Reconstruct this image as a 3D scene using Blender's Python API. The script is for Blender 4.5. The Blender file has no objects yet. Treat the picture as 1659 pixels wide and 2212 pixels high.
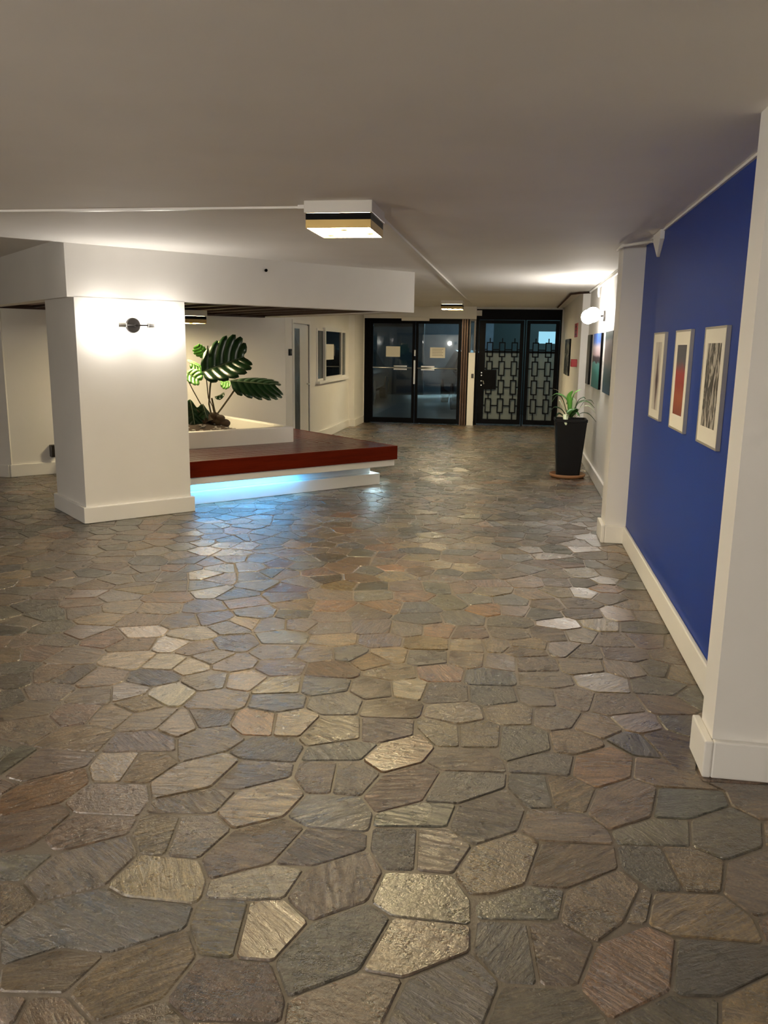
import bpy, bmesh, math, random
from mathutils import Vector, Matrix, noise as mnoise
random.seed(7)
sc = bpy.context.scene
COL = sc.collection
IW, IH = 1659, 2212
# ------------------------------------------------------------ camera
FPX, PITCH, YAW, ROLL, CAMZ = 1763.2, 0.200348, 0.156058, 0.0142615, 1.5
fw = Vector((-math.sin(YAW)*math.cos(PITCH), math.cos(YAW)*math.cos(PITCH), -math.sin(PITCH)))
rt = Vector((math.cos(YAW), math.sin(YAW), 0)); up = rt.cross(fw)
r2 = rt*math.cos(ROLL)+up*math.sin(ROLL); u2 = -rt*math.sin(ROLL)+up*math.cos(ROLL)
cam = bpy.data.cameras.new('camera'); camo = bpy.data.objects.new('camera', cam); COL.objects.link(camo)
cam.sensor_fit = 'HORIZONTAL'; cam.sensor_width = 36; cam.lens = FPX/IW*36; cam.clip_start = .02
camo.matrix_world = Matrix(((r2.x, u2.x, -fw.x, 0), (r2.y, u2.y, -fw.y, 0), (r2.z, u2.z, -fw.z, CAMZ), (0, 0, 0, 1)))
sc.camera = camo
# ------------------------------------------------------------ world, exposure
W = bpy.data.worlds.new('world'); sc.world = W; W.use_nodes = True
W.node_tree.nodes['Background'].inputs[0].default_value = (.02, .03, .045, 1)
W.node_tree.nodes['Background'].inputs[1].default_value = .3
sc.view_settings.view_transform = 'Standard'; sc.view_settings.look = 'None'
sc.view_settings.gamma = 1; sc.view_settings.use_curve_mapping = False
sc.view_settings.exposure = 1.42
try:
    sc.cycles.max_bounces = 10; sc.cycles.diffuse_bounces = 6; sc.cycles.glossy_bounces = 4
    sc.cycles.transparent_max_bounces = 12; sc.cycles.sample_clamp_indirect = 4; sc.cycles.use_denoising = True
    sc.cycles.caustics_reflective = False; sc.cycles.caustics_refractive = False
except Exception: pass
L_GLOBE, L_GLOBE2, L_FILL, L_FILL_STRONG, L_CEIL, L_LED = 14.0, 34.0, 40.0, 200.0, 60.0, 25.0
WARM = (1.0, .93, .84)
# ------------------------------------------------------------ materials
def new_mat(name):
    m = bpy.data.materials.new(name); m.use_nodes = True
    nt = m.node_tree; return m, nt, nt.nodes['Principled BSDF'], nt.nodes, nt.links
def noise_node(N, L, scale, detail=4, rough=.6, vec=None):
    n = N.new('ShaderNodeTexNoise'); n.inputs['Scale'].default_value = scale
    n.inputs['Detail'].default_value = detail; n.inputs['Roughness'].default_value = rough
    if vec: L.new(vec, n.inputs['Vector'])
    return n
def mat(name, col, rough=.5, metal=0, bump=0, bscale=60, var=0, coat=0, spec=.5):
    m, nt, p, N, L = new_mat(name)
    p.inputs['Base Color'].default_value = (*col, 1); p.inputs['Roughness'].default_value = rough
    p.inputs['Metallic'].default_value = metal; p.inputs['Specular IOR Level'].default_value = spec
    if coat: p.inputs['Coat Weight'].default_value = coat; p.inputs['Coat Roughness'].default_value = .12
    g = N.new('ShaderNodeNewGeometry')
    n = noise_node(N, L, bscale, 4, .6, g.outputs['Position'])
    if bump:
        b = N.new('ShaderNodeBump'); b.inputs['Strength'].default_value = bump; b.inputs['Distance'].default_value = .004
        L.new(n.outputs[0], b.inputs['Height']); L.new(b.outputs[0], p.inputs['Normal'])
    n2 = noise_node(N, L, 1.7, 3, .5, g.outputs['Position'])
    r = N.new('ShaderNodeValToRGB'); v = max(var, .03)
    r.color_ramp.elements[0].position = .3; r.color_ramp.elements[1].position = .7
    r.color_ramp.elements[0].color = (*[c*(1-v) for c in col], 1); r.color_ramp.elements[1].color = (*[min(1, c*(1+v)) for c in col], 1)
    L.new(n2.outputs[0], r.inputs[0]); L.new(r.outputs[0], p.inputs['Base Color'])
    return m
def emit(name, col, s):
    m = bpy.data.materials.new(name); m.use_nodes = True; N = m.node_tree.nodes; N.clear()
    e = N.new('ShaderNodeEmission'); e.inputs[0].default_value = (*col, 1); e.inputs[1].default_value = s
    o = N.new('ShaderNodeOutputMaterial'); m.node_tree.links.new(e.outputs[0], o.inputs[0]); return m
def glass(name, tint=(1, 1, 1), ior=1.5, rough=.02):
    m = bpy.data.materials.new(name); m.use_nodes = True; N = m.node_tree.nodes; L = m.node_tree.links; N.clear()
    t = N.new('ShaderNodeBsdfTransparent'); t.inputs[0].default_value = (*tint, 1)
    g = N.new('ShaderNodeBsdfGlossy'); g.inputs['Roughness'].default_value = rough
    f = N.new('ShaderNodeFresnel'); f.inputs[0].default_value = ior
    x = N.new('ShaderNodeMixShader'); o = N.new('ShaderNodeOutputMaterial')
    L.new(f.outputs[0], x.inputs[0]); L.new(t.outputs[0], x.inputs[1]); L.new(g.outputs[0], x.inputs[2]); L.new(x.outputs[0], o.inputs[0])
    return m
def translucent(name, col, rough=.4, mixf=.5):
    m, nt, p, N, L = new_mat(name)
    p.inputs['Base Color'].default_value = (*col, 1); p.inputs['Roughness'].default_value = rough
    t = N.new('ShaderNodeBsdfTranslucent'); t.inputs[0].default_value = (*col, 1)
    x = N.new('ShaderNodeMixShader'); x.inputs[0].default_value = mixf
    o = N['Material Output']; L.new(p.outputs[0], x.inputs[1]); L.new(t.outputs[0], x.inputs[2]); L.new(x.outputs[0], o.inputs[0])
    n = noise_node(N, L, 30, 3); r = N.new('ShaderNodeValToRGB')
    r.color_ramp.elements[0].color = (*[c*.9 for c in col], 1); r.color_ramp.elements[1].color = (*[min(1, c*1.1) for c in col], 1)
    L.new(n.outputs[0], r.inputs[0]); L.new(r.outputs[0], p.inputs['Base Color'])
    return m
M = {}
M['wall'] = mat('cream_paint', (.78, .765, .73), .62, bump=.06, bscale=90)
M['ceil'] = mat('ceiling_paint', (.86, .84, .805), .75, bump=.10, bscale=35)
M['trim'] = mat('trim_paint', (.82, .805, .77), .38, bump=.04, bscale=50)
M['blue'] = mat('blue_paint', (.007, .038, .25), .42, bump=.05, bscale=90, spec=.18)
M['white'] = mat('white_enamel', (.74, .72, .67), .35)
M['black'] = mat('black_metal', (.002, .002, .0025), .45, spec=.07)
M['gun'] = mat('gunmetal', (.05, .045, .042), .35, metal=.6)
M['alu'] = mat('brushed_aluminium', (.62, .62, .60), .32, metal=1)
M['brass'] = mat('aged_brass', (.46, .33, .13), .36, metal=.85, var=.15)
M['brasshot'] = mat('bright_brass', (.85, .62, .20), .3, metal=.6)
M['bronze'] = mat('bronze_jamb', (.075, .038, .02), .35, metal=.4)
M['pot'] = mat('black_pot', (.004, .004, .0045), .4, spec=.25)
M['terra'] = mat('terracotta', (.40, .20, .09), .6, var=.1)
M['red'] = mat('red_plastic', (.42, .008, .012), .35)
M['paper'] = mat('paper', (.62, .60, .53), .8)
M['ink'] = mat('ink', (.18, .17, .16), .8)
M['leafd'] = mat('dark_leaf', (.012, .045, .014), .32, var=.35)
M['leafb'] = mat('bright_leaf', (.12, .36, .05), .4, var=.3)
M['leafm'] = mat('mid_leaf', (.045, .13, .03), .35, var=.4)
M['leafp'] = mat('pale_leaf', (.45, .50, .33), .45, var=.2)
M['rib'] = mat('leaf_rib', (.30, .34, .20), .5, var=.2)
M['stem'] = mat('stem', (.10, .085, .04), .6, var=.3)
M['bark'] = mat('root_bark', (.10, .065, .04), .8, bump=.8, bscale=60, var=.4)
M['soil'] = mat('soil', (.07, .045, .03), .95, bump=1, bscale=80, var=.4)
M['pebble'] = mat('pebble', (.42, .38, .33), .6, var=.45)
M['frost'] = translucent('frosted_glass', (.36, .40, .38), .55, .6)
M['wfrost'] = mat('grey_blind_glass', (.09, .10, .10), .25)
M['glass'] = glass('door_glass', (.80, .86, .86))
M['wglass'] = glass('window_glass', (.55, .65, .65))
M['darkroom'] = mat('dark_teal_wall', (.03, .06, .065), .7)
M['garage'] = mat('garage_concrete', (.13, .17, .20), .6, var=.2)
M['asphalt'] = mat('garage_floor', (.05, .06, .065), .28, var=.25)
M['carpaint'] = mat('car_paint', (.04, .05, .055), .2, coat=1)
M['carglass'] = mat('car_glass', (.01, .012, .014), .08)
M['rubber'] = mat('rubber', (.012, .012, .012), .8)
M['globe'] = emit('opal_globe', WARM, L_GLOBE)
M['globe2'] = emit('bright_opal_globe', WARM, L_GLOBE2)
M['fill_globe'] = emit('added_fill_globe', WARM, L_FILL)  # emitter for the added unseen fill sconces
M['fill_globe_strong'] = emit('added_fill_globe_strong', WARM, L_FILL_STRONG)
M['diff'] = emit('lamp_diffuser', (1.0, .80, .46), L_CEIL)
M['diff2'] = emit('lamp_diffuser_dim', (1.0, .80, .46), 38.0)
M['led'] = emit('blue_led', (.08, .46, 1.0), L_LED)
M['ledw'] = emit('white_led', (.55, .85, 1.0), L_LED)
M['tube'] = emit('fluorescent', (.5, .82, 1.0), 45)
M['screen'] = emit('lit_screen', (.35, .75, .95), .35)
M['headl'] = emit('car_lamp', (.6, .9, 1.0), 3.0); M['fill_tube'] = emit('added_fill_tube', (.6, .9, 1.0), 160.0)
def wood_mat(name, c0, c1, rough, scale=(2, 26, 26), coat=0, spec=.5):
    m, nt, p, N, L = new_mat(name); p.inputs['Specular IOR Level'].default_value = spec
    tc = N.new('ShaderNodeTexCoord'); mp = N.new('ShaderNodeMapping'); mp.inputs['Scale'].default_value = scale
    at = N.new('ShaderNodeAttribute'); at.attribute_name = 'uvw'
    L.new(at.outputs['Vector'], mp.inputs[0])
    n = noise_node(N, L, 1, 5, .65, mp.outputs[0]); r = N.new('ShaderNodeValToRGB')
    r.color_ramp.elements[0].position = .32; r.color_ramp.elements[1].position = .7
    r.color_ramp.elements[0].color = (*c0, 1); r.color_ramp.elements[1].color = (*c1, 1)
    L.new(n.outputs[0], r.inputs[0]); L.new(r.outputs[0], p.inputs['Base Color'])
    p.inputs['Roughness'].default_value = rough
    if coat: p.inputs['Coat Weight'].default_value = coat; p.inputs['Coat Roughness'].default_value = .1
    b = N.new('ShaderNodeBump'); b.inputs['Strength'].default_value = .12; b.inputs['Distance'].default_value = .002
    L.new(n.outputs[0], b.inputs['Height']); L.new(b.outputs[0], p.inputs['Normal'])
    return m
M['mahog'] = wood_mat('mahogany_plank', (.07, .012, .006), (.15, .032, .015), .25, spec=.25)
M['mahogf'] = wood_mat('mahogany_edge', (.085, .007, .0012), (.135, .012, .002), .42, spec=.08)
M['soffit'] = wood_mat('soffit_wood', (.10, .045, .025), (.26, .15, .09), .45)
M['joint'] = mat('dark_wood_batten', (.035, .012, .007), .5)
def stone_mat():
    m, nt, p, N, L = new_mat('flagstone')
    def math_(op, a, b=None):
        n = N.new('ShaderNodeMath'); n.operation = op
        for i, v in enumerate((a, b)):
            if v is None: continue
            if isinstance(v, (int, float)): n.inputs[i].default_value = v
            else: L.new(v, n.inputs[i])
        return n.outputs[0]
    g = N.new('ShaderNodeNewGeometry')
    ac = N.new('ShaderNodeAttribute'); ac.attribute_name = 'scol'
    ar = N.new('ShaderNodeAttribute'); ar.attribute_name = 'srnd'
    sp = N.new('ShaderNodeSeparateXYZ'); L.new(ar.outputs['Vector'], sp.inputs[0])
    vr = N.new('ShaderNodeVectorRotate'); vr.rotation_type = 'Z_AXIS'
    L.new(g.outputs['Position'], vr.inputs['Vector']); L.new(sp.outputs[0], vr.inputs['Angle'])
    off = N.new('ShaderNodeCombineXYZ'); L.new(sp.outputs[1], off.inputs[0]); L.new(sp.outputs[1], off.inputs[2])
    ad = N.new('ShaderNodeVectorMath'); ad.operation = 'ADD'; L.new(vr.outputs[0], ad.inputs[0]); L.new(off.outputs[0], ad.inputs[1])
    st = N.new('ShaderNodeMapping'); st.inputs['Scale'].default_value = (9, 50, 26); L.new(ad.outputs[0], st.inputs[0])
    n1 = noise_node(N, L, 1, 6, .62, st.outputs[0])            # cleavage striations
    n1.inputs['Distortion'].default_value = .8
    n2 = noise_node(N, L, 9, 5, .6, ad.outputs[0])             # broad undulation
    n3 = noise_node(N, L, 110, 3, .6, ad.outputs[0])           # grain
    # colour
    r1 = N.new('ShaderNodeMapRange'); r1.inputs['From Min'].default_value = .3; r1.inputs['From Max'].default_value = .7
    r1.inputs['To Min'].default_value = .42; r1.inputs['To Max'].default_value = 1.55; L.new(n1.outputs[0], r1.inputs[0])  # darker striations also paint crevice shade into the stone colour
    r2_ = N.new('ShaderNodeMapRange'); r2_.inputs['From Min'].default_value = .3; r2_.inputs['From Max'].default_value = .7
    r2_.inputs['To Min'].default_value = .78; r2_.inputs['To Max'].default_value = 1.22; L.new(n2.outputs[0], r2_.inputs[0])
    r3 = N.new('ShaderNodeMapRange'); r3.inputs['From Min'].default_value = .3; r3.inputs['From Max'].default_value = .7
    r3.inputs['To Min'].default_value = .6; r3.inputs['To Max'].default_value = 1.4; L.new(n3.outputs[0], r3.inputs[0])
    k = math_('MULTIPLY', math_('MULTIPLY', r1.outputs[0], r2_.outputs[0]), r3.outputs[0])
    vm = N.new('ShaderNodeVectorMath'); vm.operation = 'SCALE'; L.new(ac.outputs['Color'], vm.inputs[0]); L.new(k, vm.inputs['Scale'])
    n4 = noise_node(N, L, 5, 3, .5, ad.outputs[0]); r4 = N.new('ShaderNodeMapRange')
    r4.inputs['From Min'].default_value = .45; r4.inputs['From Max'].default_value = .85; r4.inputs['To Max'].default_value = .35
    L.new(n4.outputs[0], r4.inputs[0])
    mx = N.new('ShaderNodeMix'); mx.data_type = 'RGBA'; L.new(r4.outputs[0], mx.inputs['Factor'])
    L.new(vm.outputs[0], mx.inputs[6]); mx.inputs[7].default_value = (.13, .085, .04, 1)
    L.new(mx.outputs[2], p.inputs['Base Color'])
    rr = N.new('ShaderNodeMapRange'); rr.inputs['From Min'].default_value = .3; rr.inputs['From Max'].default_value = .7
    rr.inputs['To Min'].default_value = .20; rr.inputs['To Max'].default_value = .40; L.new(n2.outputs[0], rr.inputs[0])
    L.new(rr.outputs[0], p.inputs['Roughness']); p.inputs['Specular IOR Level'].default_value = .6; p.inputs['Coat Weight'].default_value = 1.0; p.inputs['Coat Roughness'].default_value = .27
    n5 = noise_node(N, L, 42, 4, .7, ad.outputs[0])             # granular relief
    gm_ = math_('FRACT', math_('MULTIPLY', sp.outputs[1], 3.7)); gk = N.new('ShaderNodeMapRange')
    gk.inputs['From Min'].default_value = .55; gk.inputs['From Max'].default_value = .7; L.new(gm_, gk.inputs[0])
    inv = math_('SUBTRACT', 1.15, gk.outputs[0])
    h = math_('ADD', math_('MULTIPLY', math_('MULTIPLY', n1.outputs[0], 1.15), inv), math_('MULTIPLY', n3.outputs[0], .35))
    h = math_('ADD', h, math_('MULTIPLY', math_('MULTIPLY', n5.outputs[0], 1.1), math_('ADD', gk.outputs[0], .2)))
    h = math_('ADD', h, math_('MULTIPLY', n2.outputs[0], .8))
    snp = N.new('ShaderNodeMath'); snp.operation = 'SNAP'; L.new(math_('ADD', n2.outputs[0], math_('MULTIPLY', n1.outputs[0], .3)), snp.inputs[0]); snp.inputs[1].default_value = .07
    h = math_('ADD', h, math_('MULTIPLY', snp.outputs[0], 1.1))
    h = math_('MULTIPLY', h, sp.outputs[2])
    b = N.new('ShaderNodeBump'); b.inputs['Strength'].default_value = 1.0; b.inputs['Distance'].default_value = .0085
    L.new(h, b.inputs['Height']); L.new(b.outputs[0], p.inputs['Normal']); L.new(b.outputs[0], p.inputs['Coat Normal'])
    return m
M['stone'] = stone_mat()
M['grout'] = mat('grout', (.14, .118, .092), .4, bump=.6, bscale=120, var=.25)
# ------------------------------------------------------------ builders
AL = 0.75611018
CA, SA = math.cos(AL), math.sin(AL)
def ab(a, b, z=0.0): return (a*SA-b*CA, a*CA+b*SA, z)
def idn(x, y, z): return (x, y, z)
def tagp(o, label=None, cat=None, group=None, kind=None):
    if label: o['label'] = label
    if cat: o['category'] = cat
    if group: o['group'] = group
    if kind: o['kind'] = kind
    return o
def wloc(o):
    v = Vector(o.location)
    while o.parent: o = o.parent; v += Vector(o.location)
    return v
def link(name, V, F, m, parent=None, smooth=False, origin=None, bevel=0, uvw=None, mats=None, midx=None):
    V = [Vector(v) for v in V]
    if origin is None:
        origin = Vector(((min(v.x for v in V)+max(v.x for v in V))/2, (min(v.y for v in V)+max(v.y for v in V))/2, min(v.z for v in V)))
    me = bpy.data.meshes.new(name); me.from_pydata([v-origin for v in V], [], F); me.update()
    if uvw:
        at = me.attributes.new('uvw', 'FLOAT_VECTOR', 'POINT')
        for i, q in enumerate(uvw): at.data[i].vector = q
    if mats:
        for q in mats: me.materials.append(q)
        for i, q in enumerate(midx): me.polygons[i].material_index = q
    else: me.materials.append(m)
    if smooth:
        for q in me.polygons: q.use_smooth = True
    o = bpy.data.objects.new(name, me); COL.objects.link(o)
    if parent: o.parent = parent; o.location = origin-wloc(parent)
    else: o.location = origin
    if bevel:
        md = o.modifiers.new('bevel', 'BEVEL'); md.width = bevel; md.segments = 2; md.limit_method = 'ANGLE'
    return o
def empty(name, loc, label, cat, group=None, kind=None):
    o = bpy.data.objects.new(name, None); COL.objects.link(o); o.location = (loc[0], loc[1], loc[-1]); o.empty_display_size = .1
    return tagp(o, label, cat, group, kind)
BF = [(0, 3, 2, 1), (4, 5, 6, 7), (0, 1, 5, 4), (1, 2, 6, 5), (2, 3, 7, 6), (3, 0, 4, 7)]
class MB:
    def __init__(s): s.V = []; s.F = []; s.U = []
    def add(s, V, F, U=None):
        n = len(s.V); s.V += [tuple(v) for v in V]; s.F += [tuple(i+n for i in f) for f in F]
        s.U += (U or [tuple(v) for v in V]); return s
    def box(s, x0, x1, y0, y1, z0, z1, fr=idn):
        x0, x1 = min(x0, x1), max(x0, x1); y0, y1 = min(y0, y1), max(y0, y1)
        P = [(x0, y0, z0), (x1, y0, z0), (x1, y1, z0), (x0, y1, z0), (x0, y0, z1), (x1, y0, z1), (x1, y1, z1), (x0, y1, z1)]
        return s.add([fr(*p) for p in P], BF, P)
    def prism(s, poly, z0, z1, fr=idn, U=None):      # poly ccw
        n = len(poly); P = [(x, y, z0) for x, y in poly]+[(x, y, z1) for x, y in poly]
        F = [tuple(range(n-1, -1, -1)), tuple(range(n, 2*n))]+[(i, (i+1) % n, n+(i+1) % n, n+i) for i in range(n)]
        return s.add([fr(*p) for p in P], F, U or P)
    def tube(s, pts, r, n=10, cap=True):
        pts = [Vector(p) for p in pts]; rs = r if isinstance(r, (list, tuple)) else [r]*len(pts)
        V = []; F = []
        for i, p in enumerate(pts):
            d = (pts[min(i+1, len(pts)-1)]-pts[max(i-1, 0)]).normalized()
            ref = Vector((0, 0, 1)) if abs(d.z) < .9 else Vector((1, 0, 0))
            a = d.cross(ref).normalized(); b = d.cross(a)
            for k in range(n):
                t = 2*math.pi*k/n; V.append(p+(a*math.cos(t)+b*math.sin(t))*rs[i])
        for i in range(len(pts)-1):
            for k in range(n):
                F.append((i*n+k, i*n+(k+1) % n, (i+1)*n+(k+1) % n, (i+1)*n+k))
        if cap: F.append(tuple(range(n))); F.append(tuple(range((len(pts)-1)*n+n-1, (len(pts)-1)*n-1, -1)))
        return s.add(V, F)
    def sphere(s, c, r, nu=24, nv=14, sc_=(1, 1, 1)):
        V = []; F = []
        for j in range(nv+1):
            ph = math.pi*j/nv
            for i in range(nu):
                th = 2*math.pi*i/nu
                V.append((c[0]+r*sc_[0]*math.sin(ph)*math.cos(th), c[1]+r*sc_[1]*math.sin(ph)*math.sin(th), c[2]+r*sc_[2]*math.cos(ph)))
        for j in range(nv):
            for i in range(nu):
                F.append((j*nu+i, (j+1)*nu+i, (j+1)*nu+(i+1) % nu, j*nu+(i+1) % nu))
        return s.add(V, F)
    def lathe(s, c, prof, n=28):                  # prof [(r,z)]
        V = []; F = []
        for r, z in prof:
            for i in range(n):
                t = 2*math.pi*i/n; V.append((c[0]+r*math.cos(t), c[1]+r*math.sin(t), c[2]+z))
        for j in range(len(prof)-1):
            for i in range(n): F.append((j*n+i, j*n+(i+1) % n, (j+1)*n+(i+1) % n, (j+1)*n+i))
        return s.add(V, F)
    def out(s, name, m, parent=None, **k):
        u = k.pop('wood', False)
        return link(name, s.V, s.F, m, parent, uvw=(s.U if u else None), **k)
def box(name, x0, x1, y0, y1, z0, z1, m, parent=None, fr=idn, **k):
    return MB().box(x0, x1, y0, y1, z0, z1, fr).out(name, m, parent, **k)
def struct(o, label=None, cat=None): o['kind'] = 'structure'; return tagp(o, label, cat)
CZ, BB = 2.265, .14
# ------------------------------------------------------------ shell: ceiling and walls
X0, Y0, X1 = -8.2, -3.0, 2.6
bf = 6.857                                                # front plane of fascia and column (b)
def abpt(a, b): q = ab(a, b); return (q[0], q[1])
# lower ceiling slab: everything on the camera side of the fascia plane, plus the corridor beyond its right end
c1 = abpt(2.06, bf)
# point where plane b=bf (left of the fascia) meets x=X0
aL = (X0+bf*CA)/SA; cl = abpt(aL, bf)
ce = MB().prism([(X0, Y0), (X1, Y0), (X1, 16.5), (-3.25, 16.5), (-3.25, 9.2), c1, cl], CZ, CZ+.12)
struct(ce.out('ceiling', M['ceil']), 'low flat cream plaster ceiling over the whole lobby', 'ceiling')
up_ = MB().prism([cl, c1, (-3.25, 9.2), (-3.25, 11.2), (X0, 11.2)], CZ+.035, CZ+.15)
struct(up_.out('ceiling', M['ceil']), 'slightly raised dim ceiling left of the column fascia', 'ceiling')
def wall(name, x0, x1, y0, y1, z0=0, z1=CZ, m='wall', label=None, fr=idn, bbs=(), bbname='baseboard', extra=.02):
    o = box(name, x0, x1, y0, y1, z0, z1+extra, M[m], fr=fr); struct(o, label, 'wall')
    return o
def board(parent, x0, x1, y0, y1, fr=idn, h=BB, nm='baseboard'):
    o = MB().box(x0, x1, y0, y1, 0, h, fr).out(nm, M['trim'], parent, bevel=.006); return o
wr = wall('wall_right', .905, 1.1, 2.9, 6.65, m='blue', label='deep blue accent wall carrying three framed pictures')
o = box('trim', .893, .905, 3.02, 6.5, CZ-.012, CZ, M['trim'], wr)
bb = board(wr, .882, .905, 3.05, 6.47)
post = wall('wall_right', .752, X1, 2.86, 3.03, label='cream wall end jutting out at right edge, nearest the camera')
board(post, .722, .752, 2.83, 3.055); board(post, .752, X1, 2.83, 2.86)
pier = wall('wall_right', .745, 1.1, 6.5, 6.8, label='narrow cream pier between blue wall and gallery wall')
board(pier, .715, .745, 6.47, 6.8); board(pier, .745, .905, 6.47, 6.5)
wg = wall('wall_right', .95, 1.15, 6.75, 11.75, label='cream gallery wall with three canvases beyond the pier')
board(wg, .925, .95, 6.8, 11.68)
wf = wall('wall_right', .85, 1.1, 11.7, 16.45, label='cream wall stepping out beside the black lattice gate')
board(wf, .828, .85, 11.675, 16.15); board(wf, .85, .95, 11.675, 11.7)
wl = wall('wall_left', -3.3, -3.1, 15.0, 16.5, label='cream corridor wall left of the glass doors')
# left corridor wall with door and window openings
DY0, DY1, DZ = 11.30, 12.20, 1.80
WY0, WY1, WZ0, WZ1 = 12.66, 14.86, .945, 1.76
mb = MB()
mb.box(-3.3, -3.1, 10.905, DY0, 0, CZ+.02); mb.box(-3.3, -3.1, DY0, DY1, DZ, CZ+.02); mb.box(-3.3, -3.1, DY1, WY0, 0, CZ+.02)
mb.box(-3.3, -3.1, WY0, WY1, 0, WZ0); mb.box(-3.3, -3.1, WY0, WY1, WZ1, CZ+.02); mb.box(-3.3, -3.1, WY1, 15.0, 0, CZ+.02)
wl2 = struct(mb.out('wall_left', M['wall']), 'cream corridor wall with office door and sliding window', 'wall')
board(wl2, -3.1, -3.072, DY1+.06, 15.2); board(wl2, -3.1, -3.072, 10.93, DY0-.05)
pil = wall('wall_left', -3.12, -2.99, 15.2, 16.3, label='cream pilaster at the left of the glass doors')
board(pil, -3.08, -2.965, 15.175, 15.2); board(pil, -2.99, -2.965, 15.2, 16.08)
# diagonal wall behind the planter, then wall going left
wb = wall('wall_back', 2.22, 5.80, 9.73, 9.9, fr=ab, label='cream diagonal wall behind the planter')
board(wb, 2.22, 5.7, 9.705, 9.73, ab)
k1 = ab(2.22, 9.73)
wq = wall('wall_back', X0, k1[0]+.02, k1[1]-.0, k1[1]+.2, label='cream wall at far left edge beyond the column')
board(wq, X0, k1[0]-.0, k1[1]-.025, k1[1])
# walls behind the camera and to the sides
wall('wall_left', X0-.2, X0, Y0, 9.0, label='cream side wall outside the picture on the left')
wall('wall_front', X0, X1, Y0-.2, Y0, label='cream wall behind the camera')
wall('wall_right', X1, X1+.2, Y0, 3.0, label='cream side wall outside the picture on the right')
# far end wall around doors
fe = MB()
fe.box(-3.3, -.80, 16.12, 16.5, 2.035, CZ+.02)               # above the glass doors
fe.box(-.925, -.80, 16.12, 16.5, 0, 1.40)                   # low strip between doors and gate
fe.box(-3.3, -2.975, 16.12, 16.5, 0, 2.05)
fe.box(-.80, 1.1, 16.28, 16.5, 2.225, CZ+.02)
fe.box(.815, 1.1, 16.28, 16.5, 0, CZ+.02)
fend = struct(fe.out('wall_back', M['wall']), 'cream end wall around the glass doors and the lattice gate', 'wall')
# ------------------------------------------------------------ column
colm = empty('column', (*ab(2.61, 7.25), 0), 'square cream column carrying the twin globe sconce', 'column')
box('shaft', 2.138, 3.08, 6.857, 7.66, 0, 1.86, M['wall'], colm, ab)
board(colm, 2.11, 3.108, 6.829, 7.688, ab, h=BB-.002)
# ------------------------------------------------------------ canopy with wood soffit
cano = empty('canopy', (*ab(3.9, 8.3), 1.85), 'dropped cream fascia with dark wood underside over the planter bench', 'canopy')
box('fascia', 2.085, 5.67, bf, bf+.14, 1.852, CZ+.03, M['wall'], cano, ab)
box('fascia', 2.085, 2.225, bf+.14, 9.73, 1.852, CZ+.2, M['wall'], cano, ab)
box('fascia', 5.46, 5.67, bf+.14, 9.73, 1.852, CZ+.03, M['wall'], cano, ab)
n = 9; a0, a1 = 2.225, 5.46
for i in range(n):
    w = (a1-a0)/n
    box('plank', a0+i*w+.012, a0+(i+1)*w-.012, bf+.14, 9.73, 1.885, 1.905, M['soffit'], cano, ab, wood=True, bevel=.003)
for i in range(n+1):
    w = (a1-a0)/n; q = a0+i*w
    box('batten', max(q-.022, a0), min(q+.022, a1), bf+.14, 9.73, 1.862, 1.886, M['joint'], cano, ab)
box('backing', a0, a1, bf+.14, 9.73, 1.906, 1.92, M['joint'], cano, ab)
box('batten', a0, a1, 9.66, 9.73, 1.845, 1.884, M['joint'], cano, ab)
snk = MB().tube([ab(3.89, bf-.012, 2.169), ab(3.89, bf, 2.169)], .014, 12).out('sensor_eye', M['black'])
tagp(snk, 'tiny black round sensor on the cream fascia above the bench', 'sensor')
# ------------------------------------------------------------ bench
bt = .431
bench = empty('bench', (*ab(4.4, 7.4), 0), 'glossy mahogany slatted bench wrapping around the white planter', 'bench')
oa, ob, ia, ib = 5.573, 6.974, 4.815, 7.895
aS = 3.085; e = .028
NP = 8
for i in range(NP):
    f0, f1 = (i+.06)/NP, (i+.94)/NP
    b0, b1 = ob+e+(ib-ob-e)*f0, ob+e+(ib-ob-e)*f1; m0, m1 = oa-e-(oa-e-ia)*f0, oa-e-(oa-e-ia)*f1
    sz = random.uniform(0, 30)
    poly = [(aS, b0), (m0, b0), (m1, b1), (aS, b1)]
    U = [(x+sz, y, 0) for x, y in poly]*2
    MB().prism(poly, bt-.03, bt-.001*random.random(), ab, U).out('plank', M['mahog'], bench, wood=True, bevel=.002)
    poly = [(m0, b0), (m0, 9.7), (m1, 9.7), (m1, b1)]
    U = [(y+sz+9, x, 0) for x, y in poly]*2
    MB().prism(poly, bt-.03, bt-.001*random.random(), ab, U).out('plank', M['mahog'], bench, wood=True, bevel=.002)
MB().prism([(aS, ob), (oa, ob), (oa-e, ob+e), (aS, ob+e)], bt-.148, bt+.001, ab).out('edge_board', M['mahogf'], bench, wood=True, bevel=.003)
P = [(oa, ob), (oa, 9.7), (oa-e, 9.7), (oa-e, ob+e)]
MB().prism(P, bt-.148, bt+.001, ab, [(y, x, 0) for x, y in P]*2).out('edge_board', M['mahogf'], bench, wood=True, bevel=.003)
mb = MB(); mb.box(aS, oa-e, ob+e, ib, bt-.06, bt-.034, ab); mb.box(ia, oa-e, ib, 9.7, bt-.06, bt-.034, ab)
mb.out('deck', M['joint'], bench)
mb = MB(); mb.box(aS, 5.55, 6.996, 7.03, .212, bt-.145, ab); mb.box(5.516, 5.55, 7.03, 9.7, .212, bt-.145, ab)
mb.box(aS, 5.516, 7.03, 7.3, .262, .282, ab); mb.box(5.2, 5.516, 7.3, 9.7, .262, .282, ab)
mb.out('apron', M['trim'], bench, bevel=.003)
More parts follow.
